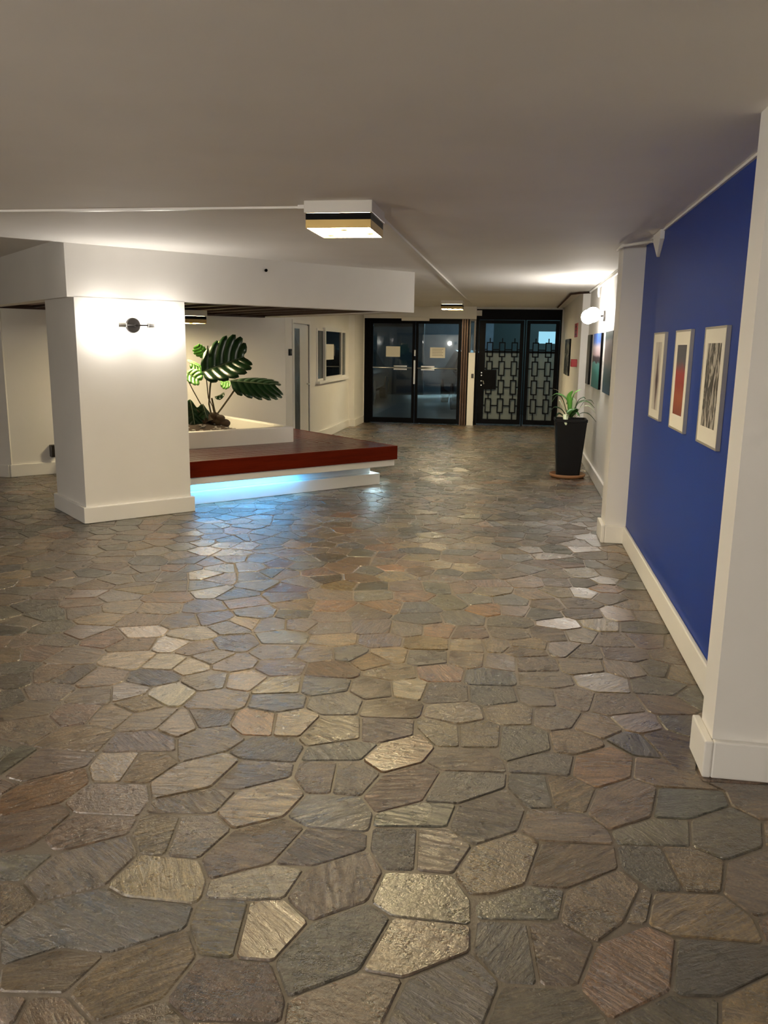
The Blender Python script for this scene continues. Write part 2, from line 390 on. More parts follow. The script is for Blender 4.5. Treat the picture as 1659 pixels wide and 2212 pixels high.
mb = MB(); mb.box(3.11, 5.437, 7.11, 7.25, 0, .121, ab); mb.box(5.3, 5.437, 7.25, 9.7, 0, .121, ab)
mb.box(aS, 5.36, 7.19, 7.25, .121, .262, ab); mb.box(5.3, 5.36, 7.25, 9.7, .121, .262, ab)
mb.out('plinth', M['trim'], bench, bevel=.003)
box('light_strip', aS, 4.35, 7.045, 7.065, .247, .26, M['led'], bench, ab)
box('light_strip', 5.48, 5.50, 7.2, 9.0, .247, .26, M['ledw'], bench, ab)
# ------------------------------------------------------------ planter
pl = empty('planter', (*ab(3.9, 8.8), 0), 'white raised planter box inside the mahogany bench', 'planter')
rw = .085
mb = MB(); mb.box(3.085, 4.815, 7.905, 7.905+rw, bt-.07, .600, ab); mb.box(4.815-rw, 4.815, 7.905+rw, 9.7, bt-.07, .600, ab)
mb.out('rim', M['trim'], pl, bevel=.012)
V = []; F = []; na, nb = 40, 30
for j in range(nb+1):
    for i in range(na+1):
        a = 3.087+(4.73-3.087)*i/na; b = 7.99+(9.7-7.99)*j/nb
        h = .575-.14*max(0, min(1, (a-4.15)/.35))+.05*math.exp(-((a-4.0)**2+(b-8.5)**2)/.12)
        h += .012*mnoise.noise(Vector((a*9, b*9, 0)))
        V.append(ab(a, b, h))
for j in range(nb):
    for i in range(na): q = j*(na+1)+i; F.append((q, q+1, q+na+2, q+na+1))
tagp(link('soil', V, F, M['soil'], pl, smooth=True), kind='stuff')
mb = MB()
for k in range(260):
    a = random.uniform(3.1, 4.45); b = 8.0+random.random()**1.8*1.1
    h = .575-.14*max(0, min(1, (a-4.15)/.35))+.05*math.exp(-((a-4.0)**2+(b-8.5)**2)/.12)
    r = random.uniform(.010, .024); q = ab(a, b, h+r*.3)
    mb.sphere(q, r, 7, 5, (1, random.uniform(.7, 1.3), .6))
tagp(mb.out('gravel', M['pebble'], pl, smooth=True), kind='stuff')
# ------------------------------------------------------------ leaves
def fan_leaf(name, base, tip, S1, S2, m, parent, lobes=7, droop=.02, merge=.42, curve=.35, mr=None):
    base, tip, S1, S2 = Vector(base), Vector(tip), Vector(S1), Vector(S2)
    D = tip-base; Ld = D.length; mb = MB(); nn = 5
    prof = lambda t: max(.12, math.sin(math.pi*min(1, (t*.80+.16))))**.7*(1 if t > .02 else .8)
    nrm = D.cross(S1).normalized()
    def pt(t, v, S):
        w = prof(t); q = base+D*t+S*(w*v)+D*(curve*w*v*v*(t+.10))-Vector((0, 0, 1))*droop*v*v
        return q+nrm*.03*math.sin(t*3)*v
    for S in (S1, S2):
        for k in range(lobes):
            t0, t1 = k/lobes, (k+1)/lobes
            V = []
            for j in range(7):
                v = merge*j/6
                V += [pt(t0, v, S), pt(t1, v, S)]
            F = [(2*j, 2*j+1, 2*j+3, 2*j+2) for j in range(6)]
            c = len(V)
            for j in range(1, nn+1):
                v = merge+(1-merge)*j/nn; f = j/nn
                h = (t1-t0)*.5*(1.12-.12*f)*(1 if j < nn else .45)*(1.0 if j < nn-1 else .88)
                tm = (t0+t1)/2
                V += [pt(tm-h, v, S), pt(tm+h, v, S)]
                i0 = c+2*(j-1)-2 if j > 1 else c-2
                F.append((i0, i0+1, i0+3, i0+2))
            mb.add(V, F)
    o = mb.out(name, m, parent, smooth=True); md = o.modifiers.new('thick', 'SOLIDIFY'); md.thickness = .003
    rb = MB().tube([base, base+D*.5+nrm*.004, tip], [.006, .005, .002], 6).out('midrib', M['rib'], o)
    return o
def blade(name, pts, wd, side, m, parent, fold=.25, tipf=.08):
    pts = [Vector(p) for p in pts]; side = Vector(side).normalized()
    # resample by Catmull-Rom
    R = []
    for i in range(len(pts)-1):
        p0, p1, p2, p3 = pts[max(i-1, 0)], pts[i], pts[i+1], pts[min(i+2, len(pts)-1)]
        for k in range(5):
            t = k/5; R.append(.5*((2*p1)+(-p0+p2)*t+(2*p0-5*p1+4*p2-p3)*t*t+(-p0+3*p1-3*p2+p3)*t**3))
    R.append(pts[-1]); n = len(R); V = []; F = []
    for i, p in enumerate(R):
        t = i/(n-1); w = wd*max(tipf if t > .5 else .22, math.sin(math.pi*(t*.88+.10)))**.75
        d = (R[min(i+1, n-1)]-R[max(i-1, 0)]).normalized(); s_ = (side-d*side.dot(d)).normalized(); u = s_.cross(d)
        V += [p-s_*w+u*w*fold, p, p+s_*w+u*w*fold]
    for i in range(n-1):
        q = 3*i; F += [(q, q+1, q+4, q+3), (q+1, q+2, q+5, q+4)]
    o = link(name, V, F, m, parent, smooth=True); md = o.modifiers.new('thick', 'SOLIDIFY'); md.thickness = .002
    return o
# ------------------------------------------------------------ monstera
pc = Vector(ab(4.02, 8.45, .60)); th = math.radians(20.8)
ux, uy = Vector((math.cos(th), math.sin(th), 0)), Vector((-math.sin(th), math.cos(th), 0))
K = .00520
def pm(x, y, d=0): return pc+ux*((x-446)*K)+uy*d+Vector((0, 0, (914-y)*K))
mon = empty('monstera', tuple(pc), 'tall monstera with split leaves growing in the white planter', 'plant')
mb = MB()
for (x, y, r, d) in ((470, 905, .07, 0), (482, 908, .065, -.03), (455, 900, .07, .04), (462, 893, .055, .02), (440, 905, .05, .05), (474, 897, .05, -.03)):
    mb.sphere(pm(x, y, d), r, 12, 8, (1.1, .9, .75))
mb.tube([pm(452, 905), pm(447, 893, .02), pm(440, 880, .03)], [.05, .035, .02], 8)
mb.out('root_crown', M['bark'], mon, smooth=True)
for pts, r in (([(457, 900), (451, 868), (454, 835), (459, 800)], .010), ([(466, 897), (462, 880), (457, 855)], .010), ([(463, 895), (480, 873), (497, 850), (512, 829)], .010),
               ([(450, 895), (432, 865), (418, 838), (406, 812)], .006), ([(462, 893), (458, 872), (450, 855), (446, 800), (452, 745)], .006), ([(447, 893), (443, 880), (438, 868)], .008), ([(440, 893), (425, 880), (415, 870)], .008)):
    MB().tube([pm(x, y, .01*i) for i, (x, y) in enumerate(pts)], r, 8).out('stem', M['stem'], mon, smooth=True)
def vec(dx, dy, dd=0): return ux*(dx*K)+uy*dd+Vector((0, 0, -dy*K))
fan_leaf('leaf', pm(438, 800, -.05), pm(528, 768, .10), vec(-6, -60, .12), vec(16, 26, -.30), M['leafd'], mon, 6, .03, .50, .38)
fan_leaf('leaf', pm(497, 818, -.02), pm(592, 826, -.06), vec(4, -11, .25), vec(8, 34, -.10), M['leafd'], mon, 7, .03, .48, .45)
fan_leaf('leaf', pm(499, 822, 0), pm(478, 822, .10), vec(-6, -8, .06), vec(-4, 10, -.08), M['leafb'], mon, 4, .01, .6, .3)  # bright leaf colour here paints in light from the canopy lamp
fan_leaf('leaf', pm(405, 801, 0), pm(432, 818, -.05), vec(10, -14, .08), vec(-8, 14, -.08), M['leafb'], mon, 4, .01, .7, .4)
fan_leaf('leaf', pm(450, 768, .15), pm(430, 744, .15), vec(-12, 6, .1), vec(12, -10, -.02), M['leafb'], mon, 5, .01, .4, .3)
fan_leaf('leaf', pm(442, 795, .1), pm(414, 782, .1), vec(-8, -16, .05), vec(4, 14, -.1), M['leafb'], mon, 5, .01, .5, .3)
fan_leaf('leaf', pm(470, 752, .2), pm(478, 735, .2), vec(-10, 3, .1), vec(10, 2, 0), M['leafb'], mon, 4, .01, .4, .3)
fan_leaf('leaf', pm(484, 845, -.02), pm(464, 852, -.02), vec(-2, -4, .05), vec(0, 4, -.05), M['leafd'], mon, 3, .0, .8, .1)
# low dark leaves beside the column
fan_leaf('leaf', pm(438, 868, 0), pm(445, 896, -.05), vec(-18, -2, .02), vec(15, 8, .02), M['leafd'], mon, 4, .03, .9, .15)
fan_leaf('leaf', pm(412, 858, 0), pm(420, 912, -.05), vec(-22, 4, .05), vec(20, 10, .02), M['leafd'], mon, 5, .04, .85, .15)
fan_leaf('leaf', pm(425, 880, .1), pm(436, 918, .05), vec(-18, 0, .05), vec(18, 4, .02), M['leafd'], mon, 4, .04, .9, .15)
fan_leaf('leaf', pm(403, 878, .1), pm(405, 918, .0), vec(-18, 0, .05), vec(18, 4, .02), M['leafd'], mon, 4, .04, .9, .15)
# ------------------------------------------------------------ pot plant
px, py = .657, 9.90
sau = MB().lathe((px, py, 0), [(0, .006), (.17, .006), (.19, 0), (.205, .012), (.214, .04), (.206, .043), (.196, .018), (0, .014)], 40).out('saucer', M['terra'], smooth=True)
tagp(sau, 'round terracotta saucer under the tall black planter', 'saucer')
pot = empty('tall_planter', (px, py, .016), 'tall tapered black planter pot standing by the gallery wall', 'planter')
def sqring(h, z, c=.02):
    return [(px+sx*h+(-sx*c if q else 0), py+sy*h+(0 if q else -sy*c), z) for sx, sy, q in ((1, -1, 1), (1, -1, 0), (1, 1, 0), (1, 1, 1), (-1, 1, 1), (-1, 1, 0), (-1, -1, 0), (-1, -1, 1))]
prof = [(.132, .016), (.182, .66), (.188, .665), (.188, .695), (.172, .695), (.166, .62)]
V = []; F = []
for h, z in prof: V += sqring(h, z)
for j in range(len(prof)-1):
    for i in range(8): F.append((j*8+i, j*8+(i+1) % 8, (j+1)*8+(i+1) % 8, (j+1)*8+i))
F.append(tuple(range(7, -1, -1)))
link('pot_body', V, F, M['pot'], pot)
box('soil', px-.163, px+.163, py-.163, py+.163, .60, .635, M['soil'], pot)
pp = empty('strap_leaf_plant', (px, py, .636), 'bushy arching strap-leaf plant in the tall black pot', 'plant')
KP = .0056
def pq(x, y, d=0): return Vector((px+(x-1232)*KP*.985, py+(x-1232)*KP*.1+d, .70+(902-y)*KP))
bl = [([(1228, 900), (1222, 865), (1200, 852), (1182, 864)], .028, 'leafm', -.05), ([(1226, 900), (1212, 862), (1200, 856), (1190, 870)], .02, 'leafm', -.02),
      ([(1232, 900), (1232, 865), (1238, 848), (1250, 842)], .035, 'leafb', .0), ([(1230, 900), (1228, 870), (1226, 855), (1233, 845)], .03, 'leafb', -.04),
      ([(1236, 900), (1245, 872), (1265, 866), (1281, 880)], .018, 'leafm', -.03), ([(1238, 900), (1250, 880), (1268, 875), (1283, 890)], .015, 'leafp', -.06),
      ([(1240, 902), (1255, 890), (1270, 892), (1285, 908)], .016, 'leafd', -.08), ([(1224, 902), (1212, 885), (1196, 880), (1186, 892)], .022, 'leafd', -.06),
      ([(1222, 903), (1210, 894), (1204, 895), (1200, 902)], .026, 'leafd', -.1), ([(1226, 903), (1222, 893), (1220, 900), (1221, 914)], .034, 'leafp', -.20),
      ([(1236, 900), (1240, 880), (1248, 868), (1262, 864)], .03, 'leafm', .08), ([(1232, 900), (1236, 892), (1244, 889), (1250, 897)], .04, 'leafm', -.12),
      ([(1228, 900), (1218, 875), (1205, 840+8), (1192, 842)], .006, 'stem', 0), ([(1236, 900), (1244, 868), (1256, 858), (1262, 862)], .026, 'leafd', .03),
      ([(1240, 900), (1258, 868), (1272, 864), (1280, 872)], .012, 'leafd', .03), ([(1230, 900), (1240, 885), (1232, 882), (1222, 890)], .035, 'leafm', -.13),
      ([(1230, 902), (1215, 880), (1206, 866), (1208, 880)], .02, 'leafp', .04), ([(1234, 900), (1238, 870), (1230, 862), (1222, 874)], .025, 'leafp', .06)]
for pts, wd, mk, d in bl:
    dx = pts[-1][0]-pts[0][0]
    side = Vector((.25, 1, .15)) if abs(dx) > 14 else Vector((1, .2, 0))
    blade('leaf', [pq(x, y, d*i/3) for i, (x, y) in enumerate(pts)], wd, side, M[mk], pp)
# ------------------------------------------------------------ twin globe sconces
def sconce(name, c, out, along, label, sep=.239, R=.080, gm='globe', reach=.09):
    c, out, along = Vector(c), Vector(out), Vector(along)
    t = empty(name, tuple(c), label, 'wall lamp', 'twin globe wall sconces')
    MB().tube([c, c+out*.02, c+out*.024], [.060, .060, .052], 32).out('back_plate', M['gun'], t, smooth=False, bevel=.002)
    MB().tube([c+out*.02, c+out*reach], .011, 12).out('post', M['gun'], t, smooth=True)
    h = c+out*reach
    MB().tube([h-along*.11, h+along*.11], .006, 10).out('arm', M['gun'], t, smooth=True)
    for s in (-1, 1):
        MB().tube([h+along*(s*.095), h+along*(s*.165)], .019, 20).out('socket', M['alu'], t, smooth=False, bevel=.002)
        MB().sphere(h+along*(s*sep), R, 32, 20).out('globe', M[gm], t, smooth=True)
    return t
A3, B3 = Vector(ab(1, 0)), Vector(ab(0, 1))
sconce('wall_sconce', ab(2.612, 6.857, 1.642), -B3, A3, 'twin globe sconce glowing on the cream column')
sconce('wall_sconce', (.95, 9.62, 1.865), (-1, 0, 0), (0, 1, 0), 'twin globe sconce glowing on gallery wall above the canvases', .30, gm='globe2', reach=.16)
# ------------------------------------------------------------ ceiling box lights
def box_light(x0, x1, y0, y1, z, label, fr=idn, grp='square brass ceiling box lights', dm='diff'):
    q = fr((x0+x1)/2, (y0+y1)/2, z)
    t = empty('ceiling_light', q, label, 'ceiling light', grp)
    box('mount_plate', x0, x1, y0, y1, z-.063, z, M['white'], t, fr, bevel=.003)
    i = .008; g = .006; zb, zm, ze = z-.064, z-.098, z-.141
    def ring(nm, z0, z1, m, t_=g):
        mb = MB(); mb.box(x0+i, x1-i, y0+i, y0+i+t_, z0, z1, fr); mb.box(x0+i, x1-i, y1-i-t_, y1-i, z0, z1, fr)
        mb.box(x0+i, x0+i+t_, y0+i+t_, y1-i-t_, z0, z1, fr); mb.box(x1-i-t_, x1-i, y0+i+t_, y1-i-t_, z0, z1, fr)
        return mb.out(nm, m, t)
    ring('black_band', zm, zb, M['black']); ring('brass_band', ze, zm, M['brass'])
    box('diffuser', x0+i+g, x1-i-g, y0+i+g, y1-i-g, ze+.004, ze+.010, M[dm], t, fr)
    for u, v in ((.22, .70), (.55, .18), (.86, .55)):
        cx_, cy_ = x0+(x1-x0)*u, y0+(y1-y0)*v
        MB().lathe(fr(cx_, cy_, ze-.006), [(0, 0), (.016, .0), (.022, .006), (.022, .012)], 16).out('knob', M['brasshot'], t, smooth=True)
    return t
box_light(-1.175, -.80, 4.525, 4.955, CZ, 'square brass ceiling light in the middle of the lobby, nearest')
box_light(-1.30, -.93, 14.0, 14.4, CZ, 'small far ceiling box light in front of the glass doors')
box_light(3.77, 4.14, 8.62, 9.02, 1.862, 'ceiling box light under the wooden canopy behind the column', ab, dm='diff2')
sconce('wall_sconce', (-2.6, -3, 1.66), (0, 1, 0), (1, 0, 0), 'added unseen twin globe fill lamp on the wall behind the camera', gm='fill_globe')  # added unseen fill lamps, lifting the ceiling and camera-facing walls
sconce('wall_sconce', (-.5, -3, 1.66), (0, 1, 0), (1, 0, 0), 'added unseen twin globe fill lamp behind the camera, farther right', gm='fill_globe')
fill_col = empty('column', (-4.65, -.4, 0), 'added unseen cream column out of frame, holding a fill lamp', 'column')  # added column, unseen, only carries the strong fill lamp
box('shaft', -5.1, -4.2, -.85, .05, 0, CZ+.02, M['wall'], fill_col)
board(fill_col, -5.13, -4.17, -.88, .08)
sconce('wall_sconce', (-4.2, -.4, 1.66), (1, 0, 0), (0, 1, 0), 'added unseen twin globe fill lamp on the out-of-frame column', gm='fill_globe_strong')  # added fill from the left for post, blue wall and ceiling
# ------------------------------------------------------------ surface raceways and pipes
def raceway(name, segs, label, m='trim'):
    mb = MB()
    for s in segs: mb.box(*s)
    return tagp(mb.out(name, M[m]), label, 'conduit')
raceway('ceiling_raceway', [(-.865, -.835, 4.96, 14.9, CZ-.018, CZ)], 'long cream cable raceway running down the corridor ceiling')
raceway('ceiling_raceway', [(X0, -1.245, 4.70, 4.735, CZ-.012, CZ), (-1.245, -1.176, 4.66, 4.78, CZ-.02, CZ)], 'cream cable raceway crossing the ceiling left of the light')
t = empty('ceiling_pipe', (.80, 6.3, CZ-.03), 'painted pipe crossing the pier top to the blue wall', 'pipe')
zp = CZ-.03
MB().tube([(.715, 6.62, zp), (.715, 6.36, zp), (.72, 6.33, zp), (.74, 6.31, zp-.002), (.88, 5.99, zp-.012)], .011, 12).out('pipe', M['trim'], t, smooth=True)
V = [(.875, 5.72, CZ-.002), (.905, 5.72, CZ-.002), (.905, 6.0, CZ-.004), (.875, 6.0, CZ-.004), (.885, 5.86, CZ-.16), (.905, 5.86, CZ-.16), (.905, 5.72, CZ-.06), (.875, 5.72, CZ-.06), (.875, 6.0, CZ-.05), (.905, 6.0, CZ-.05)]
F = [(0, 3, 2, 1), (0, 7, 4, 8, 3), (1, 2, 9, 5, 6), (0, 1, 6, 7), (7, 6, 5, 4), (4, 5, 9, 8), (8, 9, 2, 3)]
link('wall_bracket', V, F, M['trim'], t, bevel=.003)
t = empty('ceiling_pipe', (.90, 9.5, CZ-.02), 'pipe along the top of gallery wall, bending round the step', 'pipe')
MB().tube([(.93, 6.85, CZ-.015), (.93, 11.6, CZ-.015)], .012, 10).out('pipe', M['trim'], t, smooth=True)
MB().tube([(.915, 7.4, CZ-.05), (.915, 10.2, CZ-.05)], .009, 10).out('pipe', M['trim'], t, smooth=True)
MB().tube([(.915, 10.2, CZ-.04), (.915, 10.22, CZ-.12), (.925, 10.23, CZ-.16)], .012, 10).out('elbow', M['trim'], t, smooth=True)
MB().tube([(.93, 11.6, CZ-.02), (.80, 11.72, CZ-.02), (.70, 11.95, CZ-.02), (.70, 15.8, CZ-.02)], .014, 10).out('pipe', M['joint'], t, smooth=True)
# ------------------------------------------------------------ pictures on the blue wall
def coord_mat(name, build, rough=.35):
    m, nt, p, N, L = new_mat(name); p.inputs['Roughness'].default_value = rough
    at = N.new('ShaderNodeAttribute'); at.attribute_name = 'uvw'
    sp = N.new('ShaderNodeSeparateXYZ'); L.new(at.outputs['Vector'], sp.inputs[0])
    c = build(N, L, at.outputs['Vector'], sp); L.new(c, p.inputs['Base Color']); return m
def ramp(N, L, src, stops, interp='LINEAR'):
    r = N.new('ShaderNodeValToRGB'); cr = r.color_ramp; cr.interpolation = interp
    while len(cr.elements) < len(stops): cr.elements.new(.5)
    for e_, (p_, c_) in zip(cr.elements, stops): e_.position = p_; e_.color = (*c_, 1)
    L.new(src, r.inputs[0]); return r.outputs[0]
def wave_col(stops, scale, dist, detail=4, dirz=False, nz=2):
    def f(N, L, v, sp):
        mp = N.new('ShaderNodeMapping'); mp.inputs['Scale'].default_value = scale; L.new(v, mp.inputs[0])
        n = noise_node(N, L, nz, detail, .6, mp.outputs[0]); n.inputs['Distortion'].default_value = dist
        return ramp(N, L, n.outputs[0], stops)
    return f
def mixz(stops, nz=4, amt=.25, axis=1, sc_=(1, 1, 1)):
    def f(N, L, v, sp):
        mp = N.new('ShaderNodeMapping'); mp.inputs['Scale'].default_value = sc_; L.new(v, mp.inputs[0])
        n = noise_node(N, L, nz, 5, .6, mp.outputs[0])
        a = N.new('ShaderNodeMath'); a.operation = 'MULTIPLY_ADD'; L.new(n.outputs[0], a.inputs[0]); a.inputs[1].default_value = amt
        L.new(sp.outputs[axis], a.inputs[2])
        return ramp(N, L, a.outputs[0], stops)
    return f
def smear(N, L, v, sp):
    n = noise_node(N, L, 5, 5, .6, v); n2 = noise_node(N, L, 2.2, 3, .6, v)
    a = N.new('ShaderNodeMath'); a.operation = 'SUBTRACT'; L.new(sp.outputs[0], a.inputs[0]); a.inputs[1].default_value = .58
    b = N.new('ShaderNodeMath'); b.operation = 'ABSOLUTE'; L.new(a.outputs[0], b.inputs[0])
    c = N.new('ShaderNodeMath'); c.operation = 'SUBTRACT'; L.new(sp.outputs[1], c.inputs[0]); c.inputs[1].default_value = .42
    d = N.new('ShaderNodeMath'); d.operation = 'ABSOLUTE'; L.new(c.outputs[0], d.inputs[0])
    e_ = N.new('ShaderNodeMath'); e_.operation = 'MULTIPLY_ADD'; L.new(d.outputs[0], e_.inputs[0]); e_.inputs[1].default_value = .55; L.new(b.outputs[0], e_.inputs[2])
    g = N.new('ShaderNodeMath'); g.operation = 'MULTIPLY_ADD'; L.new(n.outputs[0], g.inputs[0]); g.inputs[1].default_value = .35; L.new(e_.outputs[0], g.inputs[2])
    return ramp(N, L, g.outputs[0], [(.20, (.02, .012, .015)), (.34, (.10, .07, .075)), (.44, (.30, .26, .26)), (.60, (.50, .48, .44))])
art = [coord_mat('ink_smear_print', smear, .5),
       coord_mat('red_print', mixz([(.12, (.16, .03, .015)), (.45, (.30, .075, .03)), (.62, (.24, .02, .015)), (.78, (.28, .03, .03)), (.92, (.09, .08, .10)), (1, (.07, .07, .09))], 3.2, .35, 1, (2, 1, 1)), .5),
       coord_mat('mono_print', wave_col([(.36, (.015, .013, .012)), (.47, (.06, .055, .05)), (.52, (.32, .30, .27)), (.62, (.42, .40, .36))], (2.6, 1.1, 1), 1.6, 4), .5)]
M['mat_board'] = mat('mat_board', (.70, .68, .62), .6)
M['frame'] = mat('champagne_frame', (.42, .40, .36), .35, metal=.5)
M['pglass'] = glass('picture_glass', (1, 1, 1), 1.35, .05)
def side_quad(x, y0, y1, z0, z1):
    return [(x, y1, z0), (x, y0, z0), (x, y0, z1), (x, y1, z1)], [(0, 1, 2, 3)], [(0, 0, 0), (1, 0, 0), (1, 1, 0), (0, 1, 0)]
LB = ['framed print with a dark figure-like ink smear, farthest on blue wall', 'framed red and brown print in the middle of blue wall', 'framed black and white print, nearest on blue wall']
for k, (y0, y1) in enumerate(((5.295, 5.71), (4.53, 4.95), (3.78, 4.20))):
    z0, z1 = 1.065, 1.61; x = .905
    t = empty('framed_picture', (x, (y0+y1)/2, z0), LB[k], 'picture', 'framed prints on the blue wall')
    fwid = .010
    mb = MB(); mb.box(.885, x-.001, y0, y0+fwid, z0, z1); mb.box(.885, x-.001, y1-fwid, y1, z0, z1)
    mb.box(.885, x-.001, y0+fwid, y1-fwid, z0, z0+fwid); mb.box(.885, x-.001, y0+fwid, y1-fwid, z1-fwid, z1)
    mb.out('frame', M['frame'], t)
    box('mat_board', .888, .895, y0+fwid, y1-fwid, z0+fwid, z1-fwid, M['mat_board'], t)
    if k == 0: p_ = (y0+.10, y1-.10, z0+.06, z1-.06)
    elif k == 1: p_ = (y0+.085, y1-.085, z0+.085, z1-.08)
    else: p_ = (y0+.075, y1-.075, z0+.085, z1-.075)
    V, F, U = side_quad(.8872, *p_); link('print', V, F, art[k], t, uvw=U)
# ------------------------------------------------------------ canvases on the gallery wall
def landscape(N, L, v, sp):
    n = noise_node(N, L, 3.5, 5, .6, v)
    a = N.new('ShaderNodeMath'); a.operation = 'MULTIPLY_ADD'; L.new(n.outputs[0], a.inputs[0]); a.inputs[1].default_value = .18; L.new(sp.outputs[1], a.inputs[2])
    s1 = ramp(N, L, a.outputs[0], [(.0, (.01, .10, .10)), (.40, (.02, .20, .18)), (.555, (.10, .30, .28)), (.56, (.03, .02, .03)), (.66, (.05, .03, .05)), (.70, (.55, .40, .42)), (.84, (.62, .52, .55)), (.93, (.07, .16, .50)), (1, (.05, .13, .45))])
    return s1
cart = [coord_mat('grey_canvas', mixz([(.1, (.10, .10, .10)), (.5, (.06, .065, .07)), (.7, (.12, .12, .12)), (1, (.03, .045, .045))], 9, .3, 1), .5),
        coord_mat('seascape_canvas', landscape, .45),
        coord_mat('dusk_canvas', mixz([(.12, (.02, .06, .13)), (.3, (.015, .07, .09)), (.5, (.06, .10, .11)), (.62, (.20, .17, .16)), (.95, (.22, .18, .18)), (1.1, (.03, .06, .06))], 5, .22, 1, (3, 1, 1)), .45)]
CL = ['narrow grey canvas, farthest of the trio beneath the sconce', 'canvas of blue sky, pink peak and teal water, middle of trio', 'canvas of dusky sky over dark blue water, nearest of trio']
for k, (y0, y1) in enumerate(((11.0, 11.42), (9.62, 10.55), (8.45, 9.15))):
    t = empty('canvas', (.95, (y0+y1)/2, 1.05), CL[k], 'painting', 'unframed canvases on the gallery wall')
    box('stretcher', .923, .949, y0, y1, 1.05, 1.683, M['black'], t)
    V, F, U = side_quad(.9215, y0, y1, 1.05, 1.683); link('painted_face', V, F, cart[k], t, uvw=U)
t = empty('canvas', (.85, 14.3, 1.07), 'dark monochrome canvas on the wall beside the lattice gate', 'painting')
box('stretcher', .825, .849, 13.7, 14.95, 1.07, 1.66, M['black'], t)
V, F, U = side_quad(.8235, 13.7, 14.95, 1.07, 1.66)
link('painted_face', V, F, coord_mat('dark_canvas', wave_col([(.42, (.01, .012, .02)), (.5, (.04, .05, .06)), (.56, (.22, .22, .2)), (.7, (.12, .14, .12))], (1, 2, 1), 1.5), .5), t, uvw=U)
t = empty('fire_alarm', (.80, 12.2, 1.25), 'small red fire alarm box on wall beside the gate', 'fire alarm')
box('housing', .765, .85, 12.12, 12.28, 1.25, 1.355, M['red'], t, bevel=.006)
box('label_plate', .762, .766, 12.15, 12.2, 1.325, 1.345, M['white'], t)
t = empty('alarm_sign', (.845, 12.6, 1.67), 'tall red wall sign above the fire alarm', 'sign')
box('plate', .84, .85, 12.35, 12.9, 1.67, 1.87, M['red'], t, bevel=.002)
mb = MB()
for i in range(3): mb.box(.838, .8402, 12.45, 12.8, 1.70+i*.055, 1.72+i*.055)
mb.out('print', M['bronze'], t)
# ------------------------------------------------------------ left wall: door, window, switch
d3 = empty('door_3', (-3.1, 11.75, 0), 'pale office door with a narrow vertical glass strip', 'door'); d3['kind'] = 'structure'
mb = MB(); mb.box(-3.12, -3.085, DY0-.05, DY0, 0, DZ+.05); mb.box(-3.12, -3.085, DY1, DY1+.06, 0, DZ+.05); mb.box(-3.12, -3.085, DY0, DY1, DZ, DZ+.05)
mb.box(-3.3, -3.12, DY0, DY0+.02, 0, DZ); mb.box(-3.3, -3.12, DY1-.02, DY1, 0, DZ); mb.box(-3.3, -3.12, DY0, DY1, DZ-.02, DZ)
mb.out('door_frame', M['trim'], d3)
mb = MB(); mb.box(-3.145, -3.105, DY0+.02, 11.40, 0, DZ-.02); mb.box(-3.145, -3.105, 11.69, DY1-.02, 0, DZ-.02); mb.box(-3.145, -3.105, 11.40, 11.69, DZ-.07, DZ-.02)
mb.box(-3.145, -3.105, 11.40, 11.69, 0, .12)
mb.out('door_leaf', M['white'], d3)
box('pane', -3.112, -3.107, 11.40, 11.69, .12, DZ-.07, M['wfrost'], d3)
MB().tube([(-3.105, 12.08, .93), (-3.06, 12.08, .93), (-3.06, 11.98, .93)], .010, 8).out('handle', M['alu'], d3)
t = empty('light_switch', (-3.1, 11.13, 1.36), 'dark wall switch plate left of the office door', 'switch')
box('plate', -3.098, -3.086, 11.06, 11.20, 1.355, 1.445, M['black'], t, bevel=.002)
box('rocker', -3.087, -3.080, 11.10, 11.16, 1.38, 1.42, M['gun'], t)
w1 = empty('window_1', (-3.1, 13.7, WZ0), 'white sliding office window with a dark centre pane', 'window'); w1['kind'] = 'structure'
def wframe(nm, y0, y1, z0, z1, x0, x1, w, m):
    mb = MB(); mb.box(x0, x1, y0, y0+w, z0, z1); mb.box(x0, x1, y1-w, y1, z0, z1); mb.box(x0, x1, y0+w, y1-w, z0, z0+w); mb.box(x0, x1, y0+w, y1-w, z1-w, z1)
    return mb.out(nm, M[m], w1)
wframe('window_frame', WY0, WY1, WZ0, WZ1, -3.22, -3.08, .035, 'trim')
s_ = wframe('sash', 13.06, 14.36, WZ0+.0, WZ1+.02, -3.09, -3.045, .055, 'white')
box('pane', -3.07, -3.065, 13.115, 14.305, WZ0+.055, WZ1-.035, M['wglass'], s_)
box('pane', -3.10, -3.095, WY0+.035, 13.1, WZ0+.035, WZ1-.035, M['wfrost'], w1)
box('pane', -3.10, -3.095, 14.3, WY1-.035, WZ0+.035, WZ1-.035, M['wfrost'], w1)
box('sill', -3.13, -3.03, WY0-.04, WY1+.04, WZ0-.04, WZ0, M['trim'], w1, bevel=.004)
offi = MB(); offi.box(-6.4, -6.3, 10.9, 16.3, 0, CZ); offi.box(-6.3, -3.3, 16.2, 16.3, 0, CZ); offi.box(-6.3, -3.3, 10.9, 11.0, 0, CZ); offi.box(-6.3, -3.3, 11, 16.2, CZ, CZ+.05)
struct(offi.out('wall_left', M['darkroom']), 'dark teal office interior seen through the sliding window', 'wall')
t = empty('desk_monitor', (-4.9, 15.6, .9), 'bright strip of a screen glowing inside the dark office', 'monitor')
box('screen_case', -5.15, -4.65, 15.55, 15.60, 1.30, 1.62, M['black'], t); box('screen', -5.1, -4.7, 15.545, 15.55, 1.5, 1.58, M['screen'], t)
box('stand', -4.95, -4.85, 15.6, 15.7, .76, 1.5, M['black'], t)
tagp(box('office_desk', -5.8, -4.0, 15.3, 16.1, .72, .76, M['white']), 'pale desk inside the dark office', 'desk')
